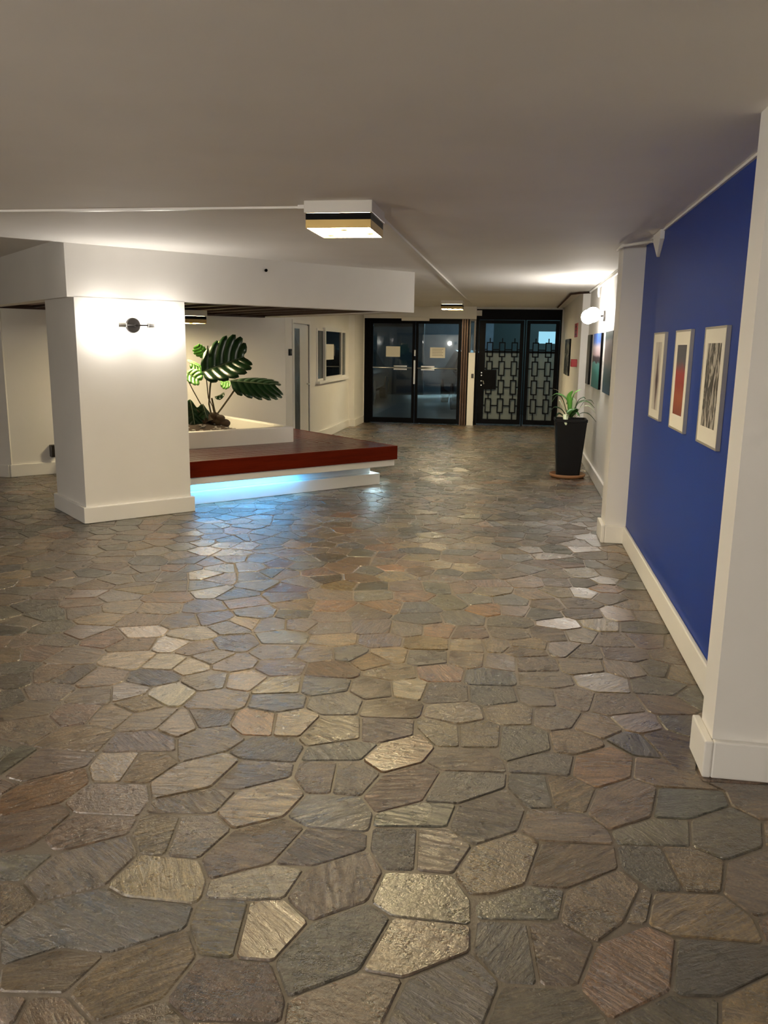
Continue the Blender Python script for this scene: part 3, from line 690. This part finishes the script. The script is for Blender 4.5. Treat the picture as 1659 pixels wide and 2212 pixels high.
tagp(box('paper_notice', -3.064, -3.062, 13.2, 13.75, 1.27, 1.52, M['paper']), 'pale paper sheet stuck in the sliding window', 'paper')
# ------------------------------------------------------------ glass double doors
YD = 16.13
d1 = empty('door_1', (-2, YD, 0), 'pair of black-framed glass entrance doors', 'door'); d1['kind'] = 'structure'
mb = MB(); mb.box(-2.975, -2.86, YD, YD+.14, 0, 2.035); mb.box(-1.075, -.925, YD+.03, YD+.14, 0, 2.035); mb.box(-2.86, -1.075, YD, YD+.14, 1.975, 2.035)
mb.out('door_frame', M['black'], d1)
for x0 in (-1.075, -1.03, -.985):
    box('jamb_strip', x0+.004, x0+.036, YD-.012, YD+.03, 0, 2.03, M['bronze'], d1, bevel=.003)
def leaf(x0, x1, nm='door_leaf'):
    w = .055; wb_ = .10
    mb = MB(); mb.box(x0, x0+w, YD+.03, YD+.075, .01, 1.975); mb.box(x1-w, x1, YD+.03, YD+.075, .01, 1.975)
    mb.box(x0+w, x1-w, YD+.03, YD+.075, .01, .01+wb_); mb.box(x0+w, x1-w, YD+.03, YD+.075, 1.94, 1.975)
    o = mb.out(nm, M['black'], d1)
    box('pane', x0+w, x1-w, YD+.05, YD+.056, .01+wb_, 1.94, M['glass'], o)
    return o
l1 = leaf(-2.86, -1.975); l2 = leaf(-1.965, -1.08)
for (l, x0, x1, c) in ((l1, -2.80, -2.03, -2.25), (l2, -1.91, -1.14, -1.71)):
    MB().tube([(x0, YD-.02, 1.09), (x1, YD-.02, 1.09)], .011, 10).out('push_bar', M['alu'], l, smooth=True)
    mb = MB(); mb.box(c-.13, c+.13, YD-.045, YD-.02, 1.108, 1.135); mb.box(c-.13, c+.13, YD-.045, YD-.02, 1.05, 1.077)
    mb.out('push_pad', M['alu'], l, bevel=.003)
MB().box(-1.99, -1.955, YD-.03, YD+.0, .78, 1.24).out('pull_handle', M['alu'], l1, bevel=.004)
MB().box(-1.985, -1.955, YD-.03, YD+.0, 1.32, 1.44).out('lock_plate', M['alu'], l1, bevel=.004)
box('door_closer', -2.24, -1.70, YD-.05, YD-.0, 1.99, 2.06, M['white'], d1, bevel=.004)
for x0, x1, z0, z1, lb in ((-2.55, -2.27, 1.30, 1.50, 'blank cream notice on the left glass door'), (-1.68, -1.385, 1.29, 1.49, 'printed notice on the right glass door')):
    t = empty('paper_notice', ((x0+x1)/2, YD+.045, z0), lb, 'paper')
    box('sheet', x0, x1, YD+.044, YD+.046, z0, z1, M['paper'], t)
    if x0 > -2:
        mb = MB()
        for i in range(5): mb.box(x0+.04, x1-.04-.02*(i % 2), YD+.0425, YD+.0439, z1-.04-i*.03, z1-.032-i*.03)
        mb.out('print', M['ink'], t)
# sidelight above the strip wall
sd = empty('window_2', (-.86, YD, 1.4), 'dark narrow sidelight above the low wall strip', 'window'); sd['kind'] = 'structure'
mb = MB(); mb.box(-.925, -.90, YD+.02, YD+.1, 1.4, 2.035); mb.box(-.835, -.80, YD-.0, YD+.1, 1.4, 2.035); mb.box(-.9, -.835, YD+.02, YD+.1, 2.0, 2.035)
mb.out('window_frame', M['gun'], sd)
box('pane', -.90, -.835, YD+.05, YD+.056, 1.4, 2.0, M['wglass'], sd)
tagp(box('card_reader', -.86, -.815, YD-.03, YD-.01, .92, 1.0, M['gun'], bevel=.003), 'small dark card reader on the strip between doors and gate', 'reader')
# ------------------------------------------------------------ lattice gate
YG = 16.28
d2 = empty('door_2', (0, YG, 0), 'black metal lattice gate with frosted panels', 'door'); d2['kind'] = 'structure'
mb = MB(); mb.box(-.80, -.745, YG-.03, YG+.08, 0, 2.225); mb.box(.79, .815, YG-.03, YG+.08, 0, 2.225); mb.box(-.745, .79, YG-.03, YG+.08, 2.03, 2.225)
mb.box(.125, .150, YG-.03, YG+.05, 0, 2.03)
mb.out('gate_frame', M['black'], d2)
tagp(box('junction_box', -.80, -.70, YG-.09, YG-.03, 2.10, 2.2, M['wall']), 'small cream junction box at the gate top corner', 'box')
def gate_leaf(x0, x1, sl, sr, plate=False):
    lf = empty('gate_leaf', (0, 0, 0), None, None); lf.parent = d2; lf.location = Vector(((x0+x1)/2, YG, .03))-wloc(d2)
    z0, z1 = .03, 2.02
    mb = MB(); mb.box(x0, x0+sl, YG, YG+.04, z0, z1); mb.box(x1-sr, x1, YG, YG+.04, z0, z1)
    mb.box(x0+sl, x1-sr, YG, YG+.04, z0, z0+.09); mb.box(x0+sl, x1-sr, YG, YG+.04, z1-.06, z1)
    mb.box(x0+sl, x1-sr, YG+.01, YG+.045, 1.405, 1.445)
    mb.out('stile', M['black'], lf)
    box('frosted_panel', x0+sl, x1-sr, YG+.046, YG+.052, z0+.09, 1.43, M['frost'], lf)
    # interlocking rectangles: columns of tall rectangles on posts, tied by short horizontals
    L0, R0 = x0+sl, x1-sr; n = 3 if plate else 2; pit = .237 if plate else .245; c0 = L0+(R0-L0-(n-1)*pit)/2
    rw_, rh, gap = .062, .285, .075; w = .0105
    for i in range(n):
        c = c0+i*pit; z = .245
        MB().box(c-w, c+w, YG+.012, YG+.032, z0+.09, z).out('bar', M['black'], lf)
        while z+rh < z1-.05:
            if not (plate and i == 0 and .66 < z+rh/2 < 1.15) or True:
                mb = MB(); zt = z+rh
                mb.box(c-rw_, c-rw_+2*w, YG+.01, YG+.034, z, zt); mb.box(c+rw_-2*w, c+rw_, YG+.01, YG+.034, z, zt)
                mb.box(c-rw_+2*w, c+rw_-2*w, YG+.01, YG+.034, z, z+2*w); mb.box(c-rw_+2*w, c+rw_-2*w, YG+.01, YG+.034, zt-2*w, zt)
                zm_ = (z+zt)/2
                mb.box(c+rw_, min(c+pit-rw_, R0), YG+.012, YG+.032, zm_-w, zm_+w)
                if i == 0: mb.box(L0, c-rw_, YG+.012, YG+.032, zm_-w, zm_+w)
                mb.out('lattice_rectangle', M['black'], lf)
            MB().box(c-w, c+w, YG+.012, YG+.032, z+rh, z+rh+gap).out('bar', M['black'], lf)
            z += rh+gap
    if plate:
        box('lock_plate', x0+sl-.01, x0+sl+.235, YG-.004, YG+.01, .70, 1.08, M['black'], lf)
        for z in (.86, .97, 1.02, .78): MB().tube([(x0+.07, YG, z), (x0+.07, YG-.02, z)], .012, 12).out('lock', M['alu'], lf)
        MB().tube([(x0+.07, YG-.02, .86), (x0+.11, YG-.035, .86), (x0+.12, YG-.03, .80)], .010, 8).out('handle', M['alu'], lf)
    return lf
gate_leaf(-.74, .11, .12, .07, True)
gate_leaf(.165, .785, .065, .075)
# ------------------------------------------------------------ garage beyond the doors
g = MB(); g.box(-9, -8.8, 16.5, 34, -.02, 2.6); g.box(6, 6.2, 16.5, 34, -.02, 2.6); g.box(-9, 6.2, 34, 34.2, -.02, 2.6); g.box(-9, 6.2, 16.5, 34.2, 2.5, 2.6)
g.box(-9, 6.2, 24.0, 24.3, 2.2, 2.5); g.box(-6.0, -2.9, 26.0, 26.2, 0, 2.5)
struct(g.out('wall_back', M['garage']), 'dim bluish garage walls beyond the glass doors', 'wall')
struct(box('garage_floor', -9, 6.2, 16.45, 34.2, -.05, -.006, M['asphalt']), 'dark glossy garage floor beyond the glass doors', 'floor')
def tube_light(x, y, ln, lb):
    t = empty('fluorescent_light', (x, y, 2.5), lb, 'ceiling light', 'fluorescent garage lights')
    box('housing', x-ln/2, x+ln/2, y-.06, y+.06, 2.44, 2.5, M['white'], t)
    MB().tube([(x-ln/2+.03, y, 2.42), (x+ln/2-.03, y, 2.42)], .018, 8).out('tube', M['tube' if y > 18 else 'fill_tube'], t)
tube_light(-4.2, 19.5, 1.8, 'fluorescent garage light over the left glass door view')
struct(box('wall_back', -.55, 6, 19.2, 19.4, 0, 2.5, M['darkroom']), 'added dark partition that darkens the view through the lattice gate', 'wall')  # added to keep the view through the upper gate dark
tube_light(.95, 17.1, .5, 'added short fill light brightening the right gate leaf from behind')  # added lamp, brightens the right frosted panel from behind
tube_light(-1.5, 31.0, 2.4, 'fluorescent garage light at the far end')
tube_light(-.2, 27.0, 1.2, 'fluorescent garage light above the parked car')
def car(x, y, rot, lb, lamp=False):
    c, s = math.cos(rot), math.sin(rot)
    fr = lambda u, v, z: (x+u*c-v*s, y+u*s+v*c, z)
    t = empty('car', (x, y, 0), lb, 'car')
    sec = [(-2.15, .35, .62), (-2.05, .30, .78), (-1.2, .28, .90), (-.55, .28, 1.38), (.75, .28, 1.42), (1.45, .28, 1.0), (2.05, .30, .92), (2.18, .35, .60)]
    V = []; F = []
    for u, zl, zh in sec:
        for hw, z in ((.80, zl), (.88, zl+.12), (.88, min(zh, .78)), (.84 if zh < 1.1 else .80, min(zh, .92)), (.62 if zh > 1.1 else .78, zh)):
            V += [fr(u, -hw, z)]
        for hw, z in ((.62 if zh > 1.1 else .78, zh), (.84 if zh < 1.1 else .80, min(zh, .92)), (.88, min(zh, .78)), (.88, zl+.12), (.80, zl)):
            V += [fr(u, hw, z)]
    n = 10
    for i in range(len(sec)-1):
        for k in range(n): F.append((i*n+k, i*n+(k+1) % n, (i+1)*n+(k+1) % n, (i+1)*n+k))
    F += [tuple(range(n-1, -1, -1)), tuple(range((len(sec)-1)*n, len(sec)*n))]
    link('body', V, F, M['carpaint'], t, smooth=False, bevel=.03)
    for sy in (-1, 1):
        V = [fr(-1.0, sy*.815, .95), fr(1.25, sy*.815, .96), fr(.75, sy*.66, 1.34), fr(-.45, sy*.66, 1.32)]
        link('side_window', V, [(0, 1, 2, 3)], M['carglass'], t)
        for u in (-1.35, 1.35):
            MB().tube([fr(u, sy*.72, .32), fr(u, sy*.90, .32)], .32, 20).out('wheel', M['rubber'], t)
        box('lamp', -2.2, -2.1, sy*.62-.14, sy*.62+.14, .62, .72, M['headl' if lamp else 'alu'], t, fr)
    V = [fr(-1.16, -.70, .95), fr(-1.16, .70, .95), fr(-.60, .58, 1.345), fr(-.60, -.58, 1.345)]
    link('windscreen', [Vector(v)+Vector((0, 0, .012)) for v in V], [(0, 1, 2, 3)], M['carglass'], t)
    return t
car(-.9, 21.6, math.radians(100), 'dark car parked in the garage behind the right glass door', True)
car(-4.6, 22.6, math.radians(92), 'dark car parked in the garage behind the left glass door')
tagp(box('garage_monitor', .42, .78, 17.4, 17.45, 1.60, 1.84, M['screen']), 'bright bluish lit panel glimpsed through the right gate leaf', 'screen')
# ------------------------------------------------------------ wall outlet with plug at far left
t = empty('plug_adapter', (*ab(2.70, 9.70), .25), 'small dark grey object plugged low on the far left wall', 'plug')
MB().box(2.655, 2.72, 9.66, 9.73, .20, .34, ab).out('housing', M['gun'], t, bevel=.008)
# ------------------------------------------------------------ flagstone floor
POLY="b -277 373 -264 375 -245 361 -252 336;g -245 361 -216 380 -201 373 -160 374 -157 356 -189 331 -215 331 -237 314 -252 335;n -237 314 -215 331 -189 331 -196 304 -228 299;m -227 298 -212 300 -209 283 -216 281;n -212 300 -196 304 -175 290 -172 280 -207 274 -209 283;t -189 331 -157 356 -144 338 -149 309 -175 290 -196 304;n -175 290 -149 309 -134 299 -130 288 -173 280;b -149 309 -144 338 -126 339 -106 340 -93 319 -91 305 -134 299;y -160 374 -158 380 -132 382 -126 339 -144 338 -157 356;m -132 382 -113 387 -95 372 -106 340 -126 339;m -113 387 -109 415 -104 418 -76 440 -63 421 -67 393 -95 372;s -95 372 -67 393 -53 383 -62 342 -93 319 -106 340;g -63 421 -23 425 -13 408 -11 403 -10 384 -53 383 -67 393;b -53 383 -10 384 -9 365 -40 341 -62 342;n -62 342 -40 341 -46 311 -47 302 -89 295 -91 305 -93 319;g -40 341 -9 365 6 346 -1 319 -3 310 -47 302 -46 311;s -9 365 -8 389 19 392 24 348 6 346;g -10 402 19 423 41 423 36 396 -8 389;b 19 392 36 396 54 382 43 350 24 348;g 6 346 24 348 43 350 56 332 57 320 -2 310 -1 319;o 54 382 82 401 96 394 87 355 56 332 43 350;t 41 423 74 448 84 434 70 399 54 382 36 396;n 84 434 90 430 82 401 70 399;y 90 430 128 435 141 417 141 397 96 394 82 401;d 96 394 141 397 147 397 141 378 109 355 92 353 87 355;y 109 355 141 378 132 333 103 328;g 56 332 87 355 92 353 109 355 103 328 56 320;b 138 467 173 489 155 424 141 417 128 435;p 141 417 154 423 147 399 141 397;d 74 472 101 476 107 433 90 430 74 448;y 101 476 120 478 138 467 128 435 107 433;g 72 487 101 507 125 509 120 478 101 476 74 472;g 125 509 156 531 172 516 165 486 138 467 120 478;t 172 516 184 516 177 490 165 486;s 111 547 156 551 156 531 125 509 101 507;t 69 538 95 557 111 547 101 507 72 487 59 504;b 20 503 59 504 72 487 74 472 28 467 15 476;b 28 467 74 472 74 448 41 423 19 423;y 15 476 28 467 19 423 0 411 -13 408 -23 425 -13 455;n -26 500 6 527 20 503 15 476 -13 455 -30 472;g -79 479 -49 499 -26 500 -30 472 -78 464;s -78 464 -49 468 -45 424 -63 421 -76 440;m -49 468 -30 472 -13 455 -23 425 -45 424;d 7 548 34 551 38 506 20 503 6 527;t 34 551 52 552 69 538 59 504 38 506;o 57 584 86 605 101 590 95 557 69 538 52 552;t 101 590 142 590 145 561 156 551 111 547 95 557;b 156 551 145 561 196 565 183 520 172 516 156 531;s 5 563 35 585 57 584 52 552 34 551 7 548;n -48 577 -9 583 5 563 7 548 -40 542 -54 552;s -40 542 7 548 6 527 -26 500 -49 499;p -82 530 -54 552 -40 542 -49 499 -79 479 -91 498;s -129 494 -91 498 -79 479 -78 464 -79 457 -119 456 -135 465;m -119 456 -79 457 -76 440 -104 418 -129 416;b -135 465 -119 456 -129 416 -161 395 -173 413 -164 445;m -161 395 -129 416 -109 415 -113 387 -132 382 -158 380;t -144 514 -129 494 -135 465 -164 445 -181 460 -176 490;b -145 537 -117 542 -112 497 -129 494 -144 514;m -117 542 -100 546 -82 530 -91 498 -112 497;o -100 546 -91 575 -61 597 -48 577 -54 552 -82 530;s -146 559 -115 575 -91 575 -100 546 -117 542 -145 537;m -188 531 -147 534 -144 514 -176 490 -195 490;n -202 540 -191 569 -159 573 -146 559 -147 534 -188 531;t -230 519 -202 540 -188 531 -195 490 -229 468 -240 487;b -229 468 -195 490 -176 490 -181 460 -227 453;m -202 454 -181 460 -164 445 -173 413 -194 412;t -228 448 -227 453 -202 454 -194 412 -210 411 -225 429;t -210 411 -194 412 -173 413 -161 395 -158 380 -160 374 -201 373 -216 380;p -280 482 -240 487 -229 468 -228 448 -272 444 -285 454;n -272 444 -228 448 -225 429 -255 406 -264 405 -276 415;n -259 402 -255 406 -225 429 -210 411 -216 380 -245 361 -264 375;g -292 395 -284 398 -260 403 -264 375 -274 374 -278 373;b -316 430 -285 454 -272 444 -276 415 -279 404 -293 396;n -276 415 -264 405 -278 403;o -331 452 -326 473 -293 501 -280 482 -285 454 -317 431;b -346 475 -326 473 -331 453;b -342 520 -295 522 -293 501 -326 473 -344 477;s -360 495 -359 523 -342 520 -344 477 -347 476;t -295 522 -265 529 -260 485 -280 482 -293 501;t -265 529 -248 533 -230 519 -240 487 -260 485"
SEED="d -452 653;b -478 685;b -454 698;b -415 695;b -410 653;b -393 651;t -363 650;l -357 699;d -440 633;n -393 614;n -348 615;n -324 627;m -316 661;l -318 698;l -289 629;t -304 607;n -389 581;p -344 580;t -316 583;t -283 581;d -418 591;b -370 548;t -324 541;m -269 542;t -253 578;s -358 512;l -293 696;t -282 717;t -257 707;m -263 666;t -234 673;t -241 626;b -209 707;t -197 666;m -237 589;t -224 561;o -195 593;y -168 599;s -188 633;s -160 673;n -142 639;y -132 592;p -161 711;b -181 748;d -153 755;t -126 742;n -110 676;b -92 639;m -88 600;t -113 757;s -75 758;t -101 716;o -59 724;t -85 681;n -50 679;t -33 762;n -4 762;y 20 797;m 30 763;s -12 722;s -7 682;n -37 638;y 9 647;y -47 603;y -17 606;g 18 605;m 39 725;n 34 688;n 45 645;n 75 803;t 76 767;y 92 732;b 121 805;m 117 768;d 148 774;d 140 730;m 60 689;n 98 681;b 143 689;b 112 648;t 61 607;d 101 612;b 129 620;d 149 652;t 166 769;b 168 806;d -521 753;n -520 773;b -546 877;d -541 830;g -507 803;b -482 727;n -454 733;b -440 759;p -491 854;t -444 804;m -466 884;t -442 843;p -395 809;l -380 771;t -371 738;p -407 747;y -414 934;o -401 891;l -333 746;t -306 740;t -352 815;n -347 866;s -358 924;n -293 808;l -325 775;n -274 760;b -585 848;p -306 892;t -284 821;s -312 966;y -243 893;b -273 957;o -202 896;g -238 862;p -197 862;m -251 823;n -224 830;b -186 822;s -229 786;t -174 791;b -223 746;b -128 797;n -142 834;n -159 884;s -171 985;y -207 986;n -213 942;g -159 953;p -125 992;o -115 960;o -139 912;s -103 912;d -93 875;g -65 942;n -102 837;o -72 840;g -47 885;b -37 836;y -80 799;s -84 1001;p -55 1007;y -22 999;o -20 924;p 10 925;g 5 884;t 38 992;s 41 919;n 90 929;t 61 886;t 105 896;t 65 1011;t 96 1014;n 128 1001;n 84 967;p 131 934;m 163 935;d 147 892;n 5 844;t 22 812;n 50 853;n 80 856;b 114 846;b 149 853;n 66 807;s 162 1065;b 163 1017;b 157 976;t -32 803;t -9 807"

PAL = dict(b=(.160, .118, .080), o=(.27, .155, .072), t=(.255, .205, .125), g=(.105, .112, .083), s=(.098, .110, .102), d=(.050, .052, .036), y=(.205, .160, .070), p=(.20, .142, .105), l=(.36, .32, .24), m=(.185, .155, .128), n=(.158, .132, .098))
polys = []
for s in POLY.split(';'):
    q = s.split(); c = [int(v)/200 for v in q[1:]]
    P = [(c[i], c[i+1]) for i in range(0, len(c), 2)]
    if sum(P[i][0]*P[(i+1) % len(P)][1]-P[(i+1) % len(P)][0]*P[i][1] for i in range(len(P))) < 0: P = P[::-1]
    polys.append((q[0], P))
seeds = []
for s in SEED.split(';'):
    q = s.split(); seeds.append((int(q[1])/200, int(q[2])/200, q[0]))
def inside(x, y, P):
    r = False; n = len(P)
    for i in range(n):
        x0, y0 = P[i]; x1, y1 = P[i-1]
        if (y0 > y) != (y1 > y) and x < (x1-x0)*(y-y0)/(y1-y0)+x0: r = not r
    return r
def pdist(x, y, P):
    best = 9; n = len(P)
    for i in range(n):
        x0, y0 = P[i-1]; x1, y1 = P[i]; dx, dy = x1-x0, y1-y0; t = max(0, min(1, ((x-x0)*dx+(y-y0)*dy)/(dx*dx+dy*dy+1e-9)))
        best = min(best, math.hypot(x-x0-dx*t, y-y0-dy*t))
    return best
def walk(x, y):                                            # is there visible floor here?
    if y < 2.84 and x > 2.5: return False
    if y >= 2.84 and x > .93: return False
    a, b = x*SA+y*CA, -x*CA+y*SA
    if b > 9.72 and x < -3.09: return False
    if y > k1[1] and a < 2.22: return False
    if 3.0 < a < 5.30 and b > 7.2 and x < -1: return False
    if 2.16 < a < 3.06 and 6.88 < b < 7.64: return False
    if x < -3.1 and y > 10.9: return False
    return X0-.05 < x and Y0+1.2 < y < 16.3
seeds = [q for q in seeds if not any(inside(q[0], q[1], P) or pdist(q[0], q[1], P) < .03 for _, P in polys)]
tb = [(min(p[0] for p in P), max(p[0] for p in P), min(p[1] for p in P), max(p[1] for p in P)) for _, P in polys]
G = {}; cs = .3
def gadd(x, y, k): G.setdefault((int(x//cs), int(y//cs)), []).append((x, y, k))
for x, y, c in seeds: gadd(x, y, c)
rng = random.Random(11); allp = list(seeds); R0 = .158
for _ in range(42000):
    x = rng.uniform(X0, 2.5); y = rng.uniform(Y0+1.2, 16.25)
    if not walk(x, y): continue
    gx, gy = int(x//cs), int(y//cs); ok = True
    for i in (-1, 0, 1):
        for j in (-1, 0, 1):
            for (p, q, _c) in G.get((gx+i, gy+j), ()):
                if (p-x)**2+(q-y)**2 < R0*R0: ok = False; break
            if not ok: break
        if not ok: break
    if not ok: continue
    if y < 3.3:
        for k, (_, P) in enumerate(polys):
            bx = tb[k]
            if bx[0]-.1 < x < bx[1]+.1 and bx[2]-.1 < y < bx[3]+.1 and (inside(x, y, P) or pdist(x, y, P) < .055): ok = False; break
    if not ok: continue
    allp.append((x, y, None)); gadd(x, y, None)
codes = 'bbbtttgggssddyoppmmmnnnnnl'
def clip(P, nx, ny, d):                                    # keep nx*x+ny*y <= d
    O = []; n = len(P)
    for i in range(n):
        A_, B_ = P[i-1], P[i]; da = nx*A_[0]+ny*A_[1]-d; db = nx*B_[0]+ny*B_[1]-d
        if (da <= 0) != (db <= 0):
            t = da/(da-db); O.append((A_[0]+(B_[0]-A_[0])*t, A_[1]+(B_[1]-A_[1])*t))
        if db <= 0: O.append(B_)
    return O
cells = [(c, P, True) for c, P in polys]
for x, y, c in allp:
    r = .34; P = [(x-r, y-r), (x+r, y-r), (x+r, y+r), (x-r, y+r)]
    gx, gy = int(x//cs), int(y//cs); nb = []
    for i in range(-2, 3):
        for j in range(-2, 3): nb += G.get((gx+i, gy+j), ())
    nb = sorted(((p-x)**2+(q-y)**2, p, q) for p, q, _c in nb)[1:22]
    for d2_, p, q in nb:
        dx, dy = p-x, q-y; P = clip(P, dx, dy, dx*(x+p)/2+dy*(y+q)/2)
        if len(P) < 3: break
    if len(P) < 3: continue
    if y < 3.5:
        for k, (_, T) in enumerate(polys):
            bx = tb[k]
            if not (bx[0]-.3 < x < bx[1]+.3 and bx[2]-.3 < y < bx[3]+.3): continue
            if inside(x, y, T): P = []; break
            if not (any(inside(a, b, T) for a, b in P) or any(inside(a, b, P) for a, b in T)): continue
            best = None; n = len(T)
            for i in range(n):
                x0, y0 = T[i-1]; x1, y1 = T[i]; nx, ny = (y1-y0), -(x1-x0); l = math.hypot(nx, ny)
                if l < 1e-6: continue
                nx /= l; ny /= l; sd_ = nx*(x-x0)+ny*(y-y0)
                if best is None or sd_ > best[0]: best = (sd_, nx, ny, nx*x0+ny*y0)
            P = clip(P, -best[1], -best[2], -best[3])
            if len(P) < 3: break
    if len(P) < 3: continue
    cells.append((c, P, False))
def simplify(P, tol=.02):
    Q = []
    for p in P:
        if not Q or math.hypot(p[0]-Q[-1][0], p[1]-Q[-1][1]) > tol: Q.append(p)
    if len(Q) > 2 and math.hypot(Q[0][0]-Q[-1][0], Q[0][1]-Q[-1][1]) < tol: Q.pop()
    return Q
def inset(P, d):
    Q = []; n = len(P)
    for i in range(n):
        a, b, c = P[i-1], P[i], P[(i+1) % n]
        l1 = math.hypot(b[0]-a[0], b[1]-a[1]); l2 = math.hypot(c[0]-b[0], c[1]-b[1])
        n1 = (-(b[1]-a[1])/l1, (b[0]-a[0])/l1); n2 = (-(c[1]-b[1])/l2, (c[0]-b[0])/l2)
        mx_, my_ = n1[0]+n2[0], n1[1]+n2[1]; k = d*2/max(.35, mx_*mx_+my_*my_)
        Q.append((b[0]+mx_*k, b[1]+my_*k))
    if any(math.hypot(q[0]-p[0], q[1]-p[1]) > .016 for q, p in zip(Q, P)):
        cx_ = sum(p[0] for p in P)/n; cy_ = sum(p[1] for p in P)/n; return [(cx_+(p[0]-cx_)*.96, cy_+(p[1]-cy_)*.96) for p in P]
    return Q
def soften(P, rnd, k):
    O = []; n = len(P)
    for i in range(n):
        a, b, c = P[i-1], P[i], P[(i+1) % n]
        la = math.hypot(a[0]-b[0], a[1]-b[1]); lc = math.hypot(c[0]-b[0], c[1]-b[1]); ta = min(.3, k/max(la, 1e-6)); tc = min(.3, k/max(lc, 1e-6))
        O.append((b[0]+(a[0]-b[0])*ta, b[1]+(a[1]-b[1])*ta)); O.append((b[0]+(c[0]-b[0])*tc, b[1]+(c[1]-b[1])*tc))
    return O
rs = random.Random(5)
final = []
for c, P, tr in cells:
    P = simplify(P)
    if len(P) < 3: continue
    A_ = abs(sum(P[i-1][0]*P[i][1]-P[i][0]*P[i-1][1] for i in range(len(P))))/2
    if A_ < .0035: continue
    parts = [P]
    if c is None and A_ > .05 and rs.random() < .5:
        cx_ = sum(p[0] for p in P)/len(P); cy_ = sum(p[1] for p in P)/len(P)
        p1 = max(P, key=lambda p: (p[0]-cx_)**2+(p[1]-cy_)**2); nx, ny = p1[0]-cx_, p1[1]-cy_; l = math.hypot(nx, ny); nx /= l; ny /= l
        d = nx*cx_+ny*cy_+rs.uniform(-.02, .02); parts = [clip(P, nx, ny, d), clip(P, -nx, -ny, -d)]
    for Q in parts:
        A0 = abs(sum(Q[i-1][0]*Q[i][1]-Q[i][0]*Q[i-1][1] for i in range(len(Q))))/2
        per = sum(math.hypot(Q[i-1][0]-Q[i][0], Q[i-1][1]-Q[i][1]) for i in range(len(Q)))
        if A0 < .003 or A0/per**2 < .026: continue
        Q = inset(Q, .0034)
        if sum(Q[i-1][0]*Q[i][1]-Q[i][0]*Q[i-1][1] for i in range(len(Q)))/2 < .5*A0: continue
        cx_ = sum(p[0] for p in Q)/len(Q); cy_ = sum(p[1] for p in Q)/len(Q)
        ar_ = abs(sum(Q[i-1][0]*Q[i][1]-Q[i][0]*Q[i-1][1] for i in range(len(Q))))/2
        v = Vector((cx_, cy_, -CAMZ)); zc = v.x*fw.x+v.y*fw.y+(-CAMZ)*fw.z
        sx = (v.x*r2.x+v.y*r2.y-CAMZ*r2.z)/max(zc, .01)*FPX+IW/2; sy = IH/2-(v.x*u2.x+v.y*u2.y-CAMZ*u2.z)/max(zc, .01)*FPX
        vis = zc > .3 and -90 < sx < IW+60 and sy < IH+120
        final.append((ar_*1000/(v.length**3) if vis else 0, c or rs.choice(codes), Q, tr))
final.sort(key=lambda f: -f[0])
def stone_geo(Q, cz, tilt):
    cx_ = sum(p[0] for p in Q)/len(Q); cy_ = sum(p[1] for p in Q)/len(Q)
    Q2 = soften(Q, rs, .009); n = len(Q2); V = []
    jit = [rs.uniform(-.0012, .0012) for _ in range(n)]
    def sh(p, d, j):
        dx, dy = cx_-p[0], cy_-p[1]; l = math.hypot(dx, dy) or 1; d += j; return (p[0]+dx/l*d, p[1]+dy/l*d)
    top = lambda x, y: cz+tilt[0]*(x-cx_)+tilt[1]*(y-cy_)
    for p, j in zip(Q2, jit): q = sh(p, .0, j); V.append((q[0], q[1], -.014))
    for p, j in zip(Q2, jit): q = sh(p, .0005, j); V.append((q[0], q[1], top(*q)-.0045))
    for p, j in zip(Q2, jit): q = sh(p, .0055, j*1.5); V.append((q[0], q[1], top(*q)))
    F = []
    for r_ in (0, 1):
        for i in range(n): F.append((r_*n+i, r_*n+(i+1) % n, (r_+1)*n+(i+1) % n, (r_+1)*n+i))
    F.append(tuple(range(2*n, 3*n)))
    return V, F
def attrs(me, cols, rnds):
    a1_ = me.attributes.new('scol', 'FLOAT_COLOR', 'POINT'); a2_ = me.attributes.new('srnd', 'FLOAT_VECTOR', 'POINT')
    a1_.data.foreach_set('color', [v for c in cols for v in (*c, 1)]); a2_.data.foreach_set('vector', [v for c in rnds for v in c])
FB = MB()
pts_floor = [(X0-.1, Y0), (X1, Y0), (X1, 2.95), (1.0, 2.95), (1.0, 16.45), (-3.2, 16.45), (-3.2, 11.05), (-6.2, 9.0), (X0-.1, 9.0)]
FB.prism(pts_floor, -.08, -.0052)
flo = struct(FB.out('floor', M['grout']), 'lobby floor of varnished irregular flagstones set in grout', 'floor')
fo = wloc(flo)
big = MB(); bc = []; br = []
for i, (pr, c, Q, tr) in enumerate(final):
    base = tuple(t_*(.80*v+.20*w_) for t_, v, w_ in zip((.60, .525, .43), PAL[c], PAL['n'])); j = rs.uniform(.82, 1.2); cc = tuple(max(.01, v*j*rs.uniform(.94, 1.06)) for v in base)
    rn = (rs.uniform(-.9, .9) if rs.random() < .75 else rs.uniform(0, 3.14), rs.uniform(0, 60), rs.choice((.35, .6, .9, 1.1, 1.35)))
    V, F = stone_geo(Q, rs.uniform(-.0018, .0006), (rs.uniform(-.004, .004), rs.uniform(-.004, .004)))
    if i < 300:
        o = link('flagstone', V, F, M['stone'], flo)
        attrs(o.data, [cc]*len(V), [rn]*len(V))
    else:
        big.add(V, F); bc += [cc]*len(V); br += [rn]*len(V)
o = big.out('flagstone', M['stone'], flo); attrs(o.data, bc, br); o['kind'] = 'stuff'
